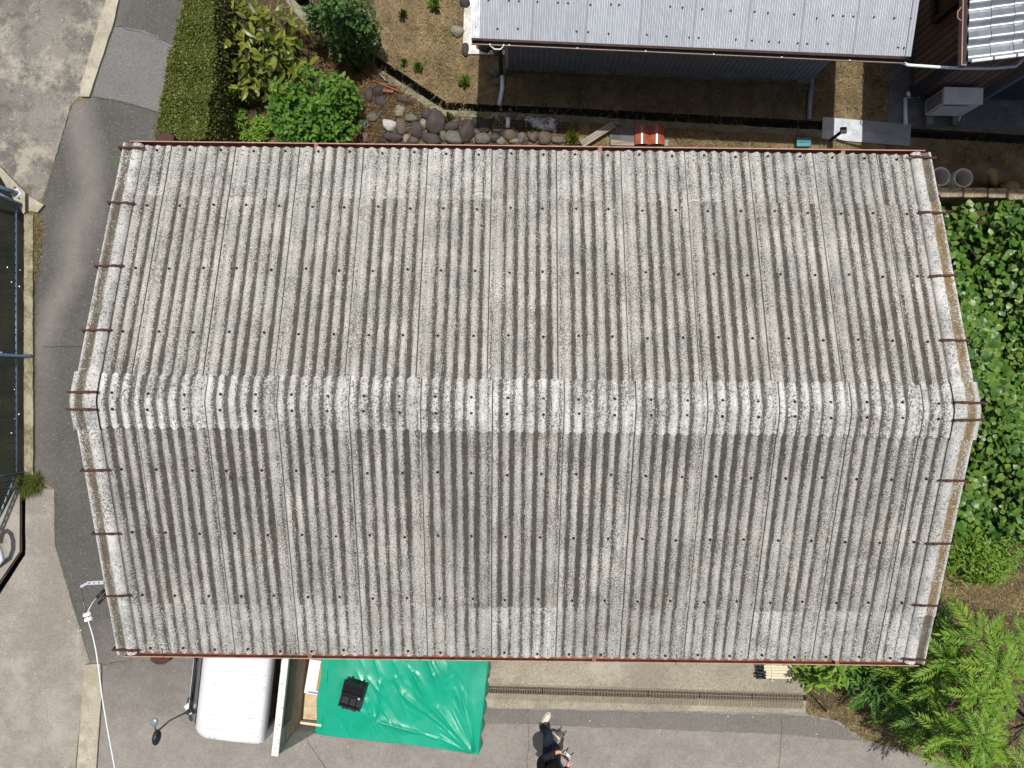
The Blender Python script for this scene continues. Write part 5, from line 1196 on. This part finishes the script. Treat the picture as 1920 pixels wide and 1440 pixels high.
def shoe(ax, ay, rz):
    Mx = Matrix.Translation((ax, ay, 0)) @ Matrix.Rotation(rz, 4, 'Z')
    out = [(-.036, -.07), (-.043, 0), (-.052, .09), (-.045, .15), (-.02, .185), (.015, .185), (.04, .155), (.046, .09), (.038, 0), (.034, -.07), (0, -.088)][::-1]
    up = MB(); n = len(out)
    lay = [(1.0, .022, 0), (1.0, .045, 0), (.92, .068, .0), (.66, .085, -.02), (.25, .094, -.035)]
    vs = [Mx @ Vector((x * s_, (y - .05) * s_ + .05 + o_, z if y > .02 else z + (.02 if z > .05 else 0))) for s_, z, o_ in lay for x, y in out]
    up.add(vs, [(j * n + i, j * n + (i + 1) % n, (j + 1) * n + (i + 1) % n, (j + 1) * n + i) for j in range(4) for i in range(n)], True); up.add([vs[4 * n + i] for i in range(n)], [tuple(range(n))])
    s = up.build('shoe', M['shoe'], pr_)
    so = MB(); vs = [Mx @ Vector((x * 1.06, (y - .05) * 1.04 + .05, z)) for z in (0.005, .024) for x, y in out]; so.add(vs, [(i, (i + 1) % n, (i + 1) % n + n, i + n) for i in range(n)] + [tuple(n + i for i in range(n))]); so.build('sole', M['sole'], s)
    for k in range(3): l = MB(); l.beam(Mx @ Vector((-.022, .05 + k * .022, .082 - k * .006)), Mx @ Vector((.022, .05 + k * .022, .082 - k * .006)), .007, .005); l.build('lace', M['sole'], s)
    c = MB(); c.tube([Mx @ Vector((0, -.02, .07)), Mx @ Vector((0, -.02, .135))], .045, 12); c.build('sock', M['sock'], s)
shoe(la[0], la[1] + .02, math.radians(9)); shoe(ra[0] + .005, ra[1] + .02, math.radians(-16))
# remote controller in both hands
rc = thing('remote_controller', 'small dark remote controller held in both hands of the person', 'controller'); rc.matrix_world = Matrix.Translation((.60, -5.60, 0)) @ Matrix.Rotation(math.radians(-41.5), 4, 'Z') @ Matrix.Translation((.05, .245, 1.085)) @ Matrix.Rotation(math.radians(-22), 4, 'X')
m = MB(); m.box((0, 0, 0), (.15, .09, .035)); m.build('body', M['black_plastic'], rc, bevel=.008)
m = MB(); m.box((0, .018, .0195), (.13, .04, .004)); m.build('panel', M['galv'], rc); m = MB(); m.box((0, -.02, .019), (.12, .03, .003)); m.build('screen', M['teal_glass'], rc)
for sx_ in (-.045, .045): m = MB(); m.tube([(sx_, .018, .02), (sx_, .018, .04)], .008, 8); m.build('stick', M['black_plastic'], rc); m = MB(); m.beam((sx_, .045, .0), (sx_ * 1.2, .10, .02), .018, .008); m.build('antenna', M['black_plastic'], rc)

# ================================================================== VEGETATION
M['leaf_ivy'] = leafmat('ivy_leaf', [(.03, .08, .014), (.06, .15, .02), (.10, .20, .028), (.17, .25, .045), (.075, .17, .022), (.04, .105, .016), (.13, .19, .045)], .38, .22, .4)
M['leaf_lime'] = leafmat('lime_leaf', [(.06, .14, .012), (.12, .235, .02), (.21, .31, .035), (.09, .185, .018), (.155, .27, .03)], .5, .22, .3)
M['leaf_green'] = leafmat('green_leaf', [(.026, .085, .012), (.06, .15, .018), (.115, .215, .03), (.04, .11, .014)], .5, .2, .3)
M['leaf_dark'] = leafmat('deep_green_leaf', [(.03, .08, .018), (.055, .125, .025), (.085, .17, .032)], .48, .28, .3)
M['leaf_mid'] = leafmat('fresh_green_leaf', [(.035, .10, .012), (.075, .18, .018), (.13, .25, .028), (.05, .13, .014), (.10, .21, .022)], .48, .3, .3)
M['leaf_yellow'] = leafmat('yellowing_leaf', [(.03, .055, .012), (.10, .125, .018), (.20, .225, .028), (.05, .085, .014), (.30, .315, .055), (.13, .16, .02)], .4, .25, .5)
M['leaf_hedge'] = leafmat('hedge_leaf', [(.035, .055, .010), (.075, .10, .015), (.12, .145, .022), (.16, .16, .03)], .4, .25, .4)
M['straw'] = leafmat('dry_grass_blade', [(.22, .155, .07), (.34, .26, .13), (.44, .36, .20), (.16, .11, .055), (.20, .19, .065)], .8, .2, .2)
M['weed'] = leafmat('weed_blade', [(.06, .11, .02), (.12, .17, .03), (.20, .19, .06), (.09, .14, .025)], .6, .35, .3)
M['bark'] = wood('grey_bark', (.07, .055, .04), (.16, .13, .10), (12, 12, 3))
def cloud(n, fn): P = np.array([fn() for _ in range(n)], float); return P
def up_norm(n, tilt): N_ = np.stack([NR.normal(0, tilt, n), NR.normal(0, tilt, n), np.ones(n)], 1); return N_
LEAF_BROAD = ([(a_ * .72, b_, c_) for a_, b_, c_ in LEAF_OVAL[0]], LEAF_OVAL[1])
def base_mesh(name, leaf, mat):
    m = MB(); m.add(leaf[0], leaf[1], False); me = m.mesh(name); me.materials.append(mat); return me
def leaf_parts(parent, leaf, mat, pos, nrm, spin, size, name='leaf', keep=300):
    """the nearest-to-view leaves become parts of their own, the rest one part of kind stuff"""
    Rm = rots(nrm, spin); me = base_mesh(name, leaf, mat); order = np.argsort(-pos[:, 2])[:keep]; mask = np.ones(len(pos), bool); mask[order] = False
    inv = parent.matrix_world.inverted()
    for i in order:
        o = bpy.data.objects.new(name, me); COL.objects.link(o); o.parent = parent
        Mx = Matrix([[*(Rm[i][r] * size[i]), pos[i][r]] for r in range(3)] + [[0, 0, 0, 1]]); o.matrix_local = inv @ Mx
    if mask.any():
        o = scatter('foliage', leaf[0], leaf[1], pos[mask], Rm[mask], size[mask], mat); o.parent = parent; o.matrix_local = inv; o['kind'] = 'stuff'
# ivy bank to the right of the shed
iv = thing('ivy', 'dense glossy green ivy covering the bank on the right of the shed', 'ivy', (6.6, .3, 0)); bpy.context.view_layer.update()
def ivy_h(x, y): return .75 + .35 * math.sin(1.3 * x + .4) * math.cos(1.1 * y) + .22 * math.sin(3.7 * x + 2.1 * y) + .12 * math.sin(6.1 * y - 2 * x)
pts = []
while len(pts) < 13500:
    x = R.uniform(5.1, 9.4); y = R.uniform(-2.55, 2.72); z = ivy_h(x, y)
    if y > 2.45: z *= .8
    if y < -1.9: z *= max(.2, 1 - (-1.9 - y) * 1.2)
    lay = R.random() ** 1.7; pts.append((x, y, max(.05, z - .55 * lay)))
P = np.array(pts); n = len(P)
# leaves stand in small overlapping sprays
nr = up_norm(n, .5); sp_ = NR.uniform(0, 6.28, n); sz = NR.uniform(.065, .128, n)
leaf_parts(iv, LEAF_IVY, M['leaf_ivy'], P, nr, sp_, sz)
st_ = MB()
for k in range(60):
    x = R.uniform(5.3, 9); y = R.uniform(-2.3, 2.5); z = ivy_h(x, y) - .12; st_.tube([(x, y, z - .1), (x + R.uniform(-.2, .2), y + R.uniform(-.25, .25), z), (x + R.uniform(-.4, .4), y + R.uniform(-.45, .45), z - .02)], .005, 4)
o = st_.build('stems', M['bark'], iv); o.matrix_local = iv.matrix_world.inverted(); o['kind'] = 'stuff'
# low bamboo like shrub under the ivy
def bush(name, label, cat, cx, cy, rx, ry, h, n, leaf, mat, s0, s1, tilt=.6, keep=0, lo=.2, grp=None, flatn=.5, droop=0.0, seed=None):
    c = W(cx, cy, h * .8); t = thing(name, label, cat, (c.x, c.y, 0), 0, grp); bpy.context.view_layer.update()
    k = (D - h * .8) / F; RX, RY = rx * k, ry * k
    rr = random.Random(seed if seed is not None else n); lumps = [(rr.uniform(-.75, .75), rr.uniform(-.75, .75), rr.uniform(.25, .5), rr.uniform(.6, 1)) for _ in range(max(5, int(rx * ry / 220)))]
    pts = []; nn = []; guard = 0
    while len(pts) < n and guard < n * 40:
        guard += 1
        lx, ly, lr, lh = rr.choice(lumps); a = rr.uniform(0, 6.283); q = rr.random() ** .5
        x, y = lx + math.cos(a) * q * lr, ly + math.sin(a) * q * lr
        if x * x + y * y > 1.05: continue
        z = h * lh * (lo + (1 - lo) * math.sqrt(max(0, 1 - q * q * .8))) * (1 - .25 * (x * x + y * y)) - rr.random() ** 2 * h * .35
        pts.append((c.x + x * RX, c.y + y * RY, max(.02, z))); nn.append((math.cos(a) * q * flatn + rr.gauss(0, tilt * .6) , math.sin(a) * q * flatn + rr.gauss(0, tilt * .6), 1))
    P = np.array(pts); nr = np.array(nn); spn = NR.uniform(0, 6.28, len(P)); sz = NR.uniform(s0, s1, len(P))
    if keep: leaf_parts(t, leaf, mat, P, nr, spn, sz, keep=keep)
    else:
        o = scatter('foliage', leaf[0], leaf[1], P, rots(nr, spn), sz, mat); o.parent = t; o.matrix_local = t.matrix_world.inverted(); o['kind'] = 'stuff'
    m = MB()
    for lx, ly, lr, lh in lumps:
        e = Vector((lx * RX, ly * RY, h * lh * .75)); m.tube([(lx * RX * .15, ly * RY * .15, 0), e * .5 + Vector((0, 0, h * .12)), e], [.014, .010, .004], 5)
    o = m.build('stems', M['bark'], t); o['kind'] = 'stuff'
    return t
bush('shrub', 'feathery green shrub with narrow leaves below the ivy bank', 'shrub', 1850, 1050, 90, 60, .75, 2600, LEAF_LANCE, M['leaf_lime'], .05, .10, .9, 0, .2)
bush('shrub', 'round bright green shrub with small leaves between boulders and hedge', 'shrub', 573, 186, 92, 84, 1.2, 2500, LEAF_OVAL, M['leaf_mid'], .05, .105, .8, 0, .2)
bush('shrub', 'yellow green broad leaved shrub growing beside the hedge', 'shrub', 487, 80, 84, 92, 1.0, 560, LEAF_BROAD, M['leaf_yellow'], .13, .25, 1.2, 300, .25, None, 1.0)
bush('tree', 'dark green small leaved tree crown reaching in from the top edge', 'tree', 612, -8, 78, 48, 2.0, 2600, LEAF_OVAL, M['leaf_dark'], .04, .085, .8, 0, .2)
bush('shrub', 'small lime green shrub tucked against the hedge', 'shrub', 425, 163, 30, 14, .7, 700, LEAF_LANCE, M['leaf_lime'], .05, .09, .8, 0, .2)
bush('shrub', 'low yellow green weeds patch by the back gutter near the hedge', 'shrub', 470, 228, 50, 34, .35, 1800, LEAF_LANCE, M['leaf_lime'], .04, .09, 1.0, 0, .1)
bush('shrub', 'bright shrub with long leaves at the front right corner of the shed', 'shrub', 1560, 1272, 62, 42, 1.15, 420, LEAF_LANCE, M['leaf_lime'], .13, .22, .6, 300, .3)
bush('shrub', 'deep green shrub in the shade under the front right eave', 'shrub', 1670, 1292, 75, 38, .9, 520, LEAF_LANCE, M['leaf_dark'], .12, .2, .6, 260, .3)
bush('shrub', 'tall green weed growing up beside the shed end wall under the verge', 'shrub', 236, 308, 22, 44, 1.9, 620, LEAF_LANCE, M['leaf_green'], .05, .10, .9, 0, .35)
# thin stem of the front shrub
m = MB(); m.tube([W(1549, 1334, 0), W(1544, 1314, .5), W(1545, 1290, .9)], [.014, .012, .008], 6); o = m.build('sapling_stem', M['bark']); tag(o, 'thin bare stem rising from the mossy verge to the bright shrub', 'stem')
# trimmed hedge
hg_ = thing('hedge', 'trimmed yellow green hedge along the lane', 'hedge', W(352, 125, 0)); bpy.context.view_layer.update()
HZ = 1.15; hp_ = px_poly([(352, -60), (404, -60), (402, 60), (394, 180), (388, 262), (292, 262), (290, 240), (312, 140), (335, 30)], HZ)
xs0, xs1 = min(p[0] for p in hp_), max(p[0] for p in hp_); ys0, ys1 = min(p[1] for p in hp_), max(p[1] for p in hp_)
C_ = np.stack([NR.uniform(xs0 - .03, xs1 + .03, 60000), NR.uniform(ys0, ys1, 60000)], 1); C_ = C_[inpoly(C_, hp_)]
zt = HZ + .04 * np.sin(5 * C_[:, 0] + 3 * C_[:, 1]) + .03 * np.sin(11 * C_[:, 1]) - NR.random(len(C_)) ** 2.2 * .25
top = np.column_stack([C_, zt])
side = []
for a, b in zip(hp_, hp_[1:] + hp_[:1]):
    ln = math.dist(a, b)
    for _ in range(int(ln * 1500)): t = R.random(); side.append((a[0] + (b[0] - a[0]) * t + R.gauss(0, .03), a[1] + (b[1] - a[1]) * t + R.gauss(0, .02), R.uniform(.03, HZ)))
side = np.array(side); P = np.concatenate([top, side]); n = len(P); nrm = up_norm(n, .75)
o = scatter('foliage', LEAF_OVAL[0], LEAF_OVAL[1], P, rots(nrm, NR.uniform(0, 6.28, n)), NR.uniform(.022, .042, n), M['leaf_hedge']); o.parent = hg_; o.matrix_local = hg_.matrix_world.inverted(); o['kind'] = 'stuff'
cxh = sum(p[0] for p in hp_) / len(hp_); cyh = sum(p[1] for p in hp_) / len(hp_)
m = MB(); m.prism([(cxh + (p[0] - cxh) * .82, cyh + (p[1] - cyh) * .97) for p in hp_], .05, HZ - .2); o = m.build('twigs', M['bark'], hg_); o.matrix_local = hg_.matrix_world.inverted()
# trees with feathered leaves at the lower right
fr = MB(); npair = 10
def frond_mesh(seed):
    r = random.Random(seed); m = MB(); Lr = 1.0
    def mid(t): return Vector((0, t, .22 * t - .42 * t * t))
    for k in range(npair):
        t = .16 + .8 * k / npair; c = mid(t); ln = .30 * (1 - .35 * abs(t - .5)) * (1 if t < .8 else .8)
        for s in (1, -1):
            a = math.radians(62 - 24 * t + r.uniform(-6, 6)) * s; d = Vector((math.sin(a), math.cos(a), r.uniform(-.22, .02))); w = Vector((math.cos(a), -math.sin(a), 0)) * .036; u = Vector((0, 0, 1)) * .02
            m.add([c, c + d * ln * .4 - w + u, c + d * ln + Vector((0, 0, -.04)), c + d * ln * .4 + w + u, c + d * ln * .5], [(0, 4, 1), (1, 4, 2), (0, 3, 4), (3, 2, 4)])
    c = mid(.97); m.add([c, c + Vector((-.04, .1, .01)), c + Vector((0, .26, -.06)), c + Vector((.04, .1, .01)), c + Vector((0, .12, -.01))], [(0, 4, 1), (1, 4, 2), (0, 3, 4), (3, 2, 4)])
    q = [mid(i / 5) for i in range(6)]; m.tube(q, [.012, .010, .009, .007, .005, .003], 4, False)
    return m.mesh('leaf')
FRM = {'l': [frond_mesh(i) for i in range(5)], 'd': [frond_mesh(i + 9) for i in range(4)]}
for me in FRM['l']: me.materials.append(M['leaf_lime'])
for me in FRM['d']: me.materials.append(M['leaf_green'])
def feather_tree(label, base, tips, key, nfr, size):
    t = thing('tree', label, 'tree', (base[0], base[1], 0), 0, 'feather leaved trees by the yard'); b0 = Vector((base[0], base[1], 0))
    tz = max(p[2] for p in tips); fork = Vector((0, 0, tz * .38))
    m = MB(); m.tube([(0, 0, -.05), (.02, .01, fork.z * .6), fork], [.05, .042, .034], 8); m.build('trunk', M['bark'], t)
    for (x, y, z) in tips:
        e = Vector((x - base[0], y - base[1], z - .06 - R.uniform(0, .9) * (key == 'l'))); mid = fork.lerp(e, .5) + Vector((R.uniform(-.06, .06), R.uniform(-.06, .06), .10))
        m = MB(); m.tube([fork, mid, e], [.022, .014, .008], 6); m.build('branch', M['bark'], t)
        a0 = R.uniform(0, 6.28)
        for k in range(nfr):
            a = a0 + k * 2.399; inner = k / nfr; me = R.choice(FRM[key]); s = size * (1.05 - .45 * inner) * R.uniform(.85, 1.1)
            o = bpy.data.objects.new('leaf', me); COL.objects.link(o); o.parent = t
            o.location = e + Vector((0, 0, .10 * inner - R.uniform(0, .08))); o.rotation_euler = (R.uniform(-.35, .05) + .85 * inner - .15, R.uniform(-.25, .25), a); o.scale = (s, s, s)
def tipset(L_): return [tuple(W(x, y, z)) for x, y, z in L_]
feather_tree('tallest bright green tree with feathered leaves at the lower right corner', W(1860, 1330, 0)[:2] if False else tuple(W(1850, 1300, 0))[:2], tipset([(1800, 1235, 2.0), (1872, 1215, 2.3), (1835, 1275, 2.4), (1905, 1270, 2.5), (1880, 1330, 2.6), (1935, 1330, 2.4), (1820, 1335, 2.2), (1770, 1318, 1.9), (1850, 1390, 2.3), (1905, 1400, 2.4), (1800, 1395, 2.0), (1880, 1455, 2.2), (1940, 1450, 2.2), (1820, 1455, 1.9), (1950, 1240, 2.2)]), 'l', 10, .50)
feather_tree('lower shaded tree with feathered leaves beside the shed corner', tuple(W(1745, 1290, 0))[:2], tipset([(1745, 1180, 1.3), (1765, 1215, 1.4), (1748, 1260, 1.1), (1722, 1300, .9), (1765, 1280, 1.4), (1700, 1300, .75), (1735, 1340, 1.3), (1755, 1160, 1.1), (1640, 1300, .6), (1680, 1330, .55)]), 'd', 9, .5)
feather_tree('small bright feathered sapling in front of the shaded tree', tuple(W(1762, 1392, 0))[:2], tipset([(1760, 1390, 1.3), (1742, 1345, 1.5), (1795, 1430, 1.1)]), 'l', 10, .42)
# ------------------------------------------------------------------ grass, straw, moss
def blades(name, polys, n, h0, h1, mat, label, cat, tilt=1.0, holes=(), wide=1.0, dens=None, zbase=0.0):
    P = []
    for pl in polys:
        a = np.array(pl); lo, hi = a.min(0), a.max(0); c = NR.uniform(lo, hi, (n * 3, 2)); c = c[inpoly(c, pl)]; P.append(c[:n])
    P = np.concatenate(P)
    for h in holes: P = P[~inpoly(P, h)]
    if dens is not None: P = P[NR.random(len(P)) < dens(P)]
    n = len(P); d = np.stack([NR.normal(0, tilt, n), NR.normal(0, tilt, n), np.ones(n)], 1)
    # local y of the blade -> d
    d /= np.linalg.norm(d, axis=1, keepdims=True); s = NR.uniform(0, 6.28, n); side = np.stack([np.cos(s), np.sin(s), np.zeros(n)], 1); x = side - d * (side * d).sum(1, keepdims=True); x /= np.linalg.norm(x, axis=1, keepdims=True)
    Rm = np.stack([x, d, np.cross(x, d)], 2); h = NR.uniform(h0, h1, n)
    o = scatter(name, BLADE[0], BLADE[1], np.column_stack([P, np.full(n, zbase)]), Rm, np.stack([h * wide, h, h], 1), mat)
    return tag(o, label, cat, None, 'stuff')
garden = px_poly([(380, -60), (2000, -60), (2000, 320), (1740, 300), (1740, 420), (430, 420), (390, 200)])
def patchy(P): return .25 + .75 * (np.sin(1.7 * P[:, 0] + .8 * P[:, 1]) * np.cos(2.3 * P[:, 1] - .9 * P[:, 0]) * .5 + .5)
NOGO = [DITCH, px_poly([(1536, 212), (1716, 226), (1713, 281), (1535, 266)]), px_poly([(868, -100), (950, -100), (950, 104), (868, 104)]), px_poly([(1662, 60), (2100, 60), (2100, 262), (1662, 236)])]
blades('dry_grass', [garden], 90000, .04, .17, M['straw'], 'dry straw coloured grass over the garden behind the shed', 'grass', 1.5, NOGO, 1.15, patchy)
blades('green_grass', [garden], 16000, .02, .07, M['weed'], 'sparse green grass among the straw of the garden', 'grass', 1.2, NOGO, 2.0, lambda P: np.clip(np.sin(2.1 * P[:, 0] + 2) * np.cos(1.9 * P[:, 1] + 1), 0, 1) ** 2)
right = px_poly([(1700, 1030), (2050, 1000), (2050, 1560), (1860, 1480), (1790, 1440), (1700, 1412), (1600, 1380), (1570, 1352), (1510, 1335), (1508, 1180)])
blades('dry_grass', [right], 26000, .03, .14, M['straw'], 'dry straw and weeds on the verge at the lower right', 'grass', 1.4, [], 1.6)
blades('green_grass', [right], 14000, .03, .10, M['weed'], 'mossy green weeds on the verge at the lower right', 'grass', 1.2, [], 1.8)
wd = [px_poly(q) for q in ([(56, 404), (70, 398), (80, 420), (76, 470), (70, 520), (62, 520)], [(60, 520), (70, 520), (68, 700), (66, 890), (59, 890)], [(60, 893), (78, 897), (74, 918), (48, 924), (36, 905)], [(96, 305), (106, 300), (84, 380), (72, 388)], [(0, 300), (14, 305), (58, 352), (60, 384), (48, 360)])]
for pl, nn, h0, h1, mt, lb in ((wd[0], 2600, .03, .13, M['straw'], 'dry weeds heaped against the kerb stone at the fence corner'), (wd[1], 3000, .02, .06, M['weed'], 'mossy weeds growing along the kerb stone of the lane'), (wd[2], 1800, .05, .22, M['weed'], 'green weeds sprouting at the lower end of the fence'), (wd[3], 700, .02, .06, M['straw'], 'weeds in the joint between lane and yard concrete'), (wd[4], 1500, .015, .05, M['straw'], 'dry leaf litter along the yard corner kerb')):
    blades('weeds', [pl], nn, h0, h1, mt, lb, 'weeds', 1.5, [], 1.2)
def strip_poly(pts, w): return px_poly([(x - w, y) for x, y in pts] + [(x + w, y) for x, y in pts[::-1]])
blades('weeds', [strip_poly([(103, 925), (104, 1020), (122, 1080), (145, 1160), (168, 1243)], 3.5)], 3800, .012, .05, M['weed'], 'line of moss and weeds between lane and pavement', 'weeds', 1.4, [], 1.4)
blades('weeds', [px_poly([(80, 648), (155, 647), (155, 652), (80, 653)])], 500, .01, .03, M['weed'], 'thin line of weeds in the crack across the lane', 'weeds', 1.5, [], 1.5)
blades('weeds', [px_poly([(905, 1325), (1500, 1334), (1500, 1343), (905, 1331)])], 2500, .008, .03, M['weed'], 'moss along the edge of the shed front apron', 'weeds', 1.5, [], 1.6, lambda P: np.clip(np.sin(3 * P[:, 0]) + (P[:, 0] - 1.5) * .3, 0, 1))
blades('weeds', [px_poly([(186, 1240), (215, 1240), (250, 1234), (250, 1240), (215, 1247), (190, 1250)])], 350, .008, .03, M['weed'], 'faint weeds at the end of the lane joint', 'weeds', 1.5, [], 1.5)
heap = px_poly([(640, 150), (700, 130), (770, 190), (800, 210), (730, 225), (722, 275), (640, 275)])
M['stalk'] = leafmat('brown_stalk', [(.10, .055, .025), (.20, .13, .065), (.30, .22, .12), (.07, .045, .025), (.19, .075, .035)], .85, .15, .2)
blades('dry_stalks', [heap], 4200, .04, .22, M['stalk'], 'brown dry stalks and dead leaves between shrub and boulders', 'stalks', 1.8, [], 1.4)
blades('dry_stalks', [px_poly([(560, 60), (650, 60), (712, 130), (660, 150), (600, 120)])], 3200, .06, .3, M['stalk'], 'brown dry stalks in the shade beside the diagonal ditch', 'stalks', 1.2, [DITCH], 1.0)
# single tufts
for px, py, r_, h_, mt, lb in ((817, 12, 12, .16, M['leaf_lime'], 'green tuft near the top edge of the dry garden'), (759, 120, 7, .10, M['leaf_lime'], 'small green tuft close to the diagonal ditch'), (784, 129, 9, .13, M['leaf_lime'], 'green tuft between the smaller tuft and the plinth'), (872, 158, 10, .15, M['leaf_lime'], 'green tuft beside the edge of the building shadow'), (842, 222, 9, .12, M['leaf_yellow'], 'yellow tuft at the bend of the ditch kerb'), (1072, 263, 13, .18, M['leaf_yellow'], 'yellow green tuft next to the leaning timber beam'), (994, 243, 9, .14, M['leaf_green'], 'green tuft in front of the plastic sack'), (757, 32, 9, .12, M['leaf_dark'], 'dull tuft in the dry garden near the tree crown'), (672, 130, 12, .2, M['leaf_green'], 'green tuft in the shade left of the ditch')):
    c = W(px, py, 0); k = D / F; n = 46; a = NR.uniform(0, 6.28, n); q = NR.random(n) ** .6 * r_ * k * .7
    P = np.stack([c.x + np.cos(a) * q * .5, c.y + np.sin(a) * q * .5, np.full(n, .01)], 1); d = np.stack([np.cos(a) * q * 7, np.sin(a) * q * 7, np.full(n, .55)], 1); d /= np.linalg.norm(d, axis=1, keepdims=True)
    x = np.stack([-np.sin(a), np.cos(a), np.zeros(n)], 1); Rm = np.stack([x, d, np.cross(x, d)], 2)
    o = scatter('grass_tuft', LEAF_LANCE[0], LEAF_LANCE[1], P, Rm, NR.uniform(.7, 1.2, n) * h_, mt); tag(o, lb, 'tuft', 'tufts in the dry garden')
# floating specks on the canal, pale grit on the asphalt
P = np.stack([NR.uniform(-9.2, -7.95, 34), NR.uniform(-1.2, 2.4, 34), np.full(34, -.99)], 1); o = scatter('floating_litter', LEAF_OVAL[0], LEAF_OVAL[1], P, rots(up_norm(34, .2), NR.uniform(0, 6, 34)), NR.uniform(.012, .045, 34), M['white_metal']); tag(o, 'pale specks of litter floating on the canal', 'litter', None, 'stuff')
gp = []
while len(gp) < 150:
    px, py = R.choice(((R.uniform(80, 240), R.uniform(50, 1240)), (R.uniform(200, 1650), R.uniform(1335, 1440)), (R.uniform(0, 190), R.uniform(0, 300)), (R.uniform(0, 160), R.uniform(1050, 1440)))); gp.append(W(px, py, .012))
n = len(gp); o = scatter('grit', LEAF_OVAL[0], LEAF_OVAL[1], np.array(gp), rots(up_norm(n, .3), NR.uniform(0, 6, n)), NR.uniform(.006, .020, n) * (NR.random(n) ** 1.5 * 1.0 + .6), M['sock']); tag(o, 'scattered pale grit and leaf bits on the asphalt', 'grit', None, 'stuff')
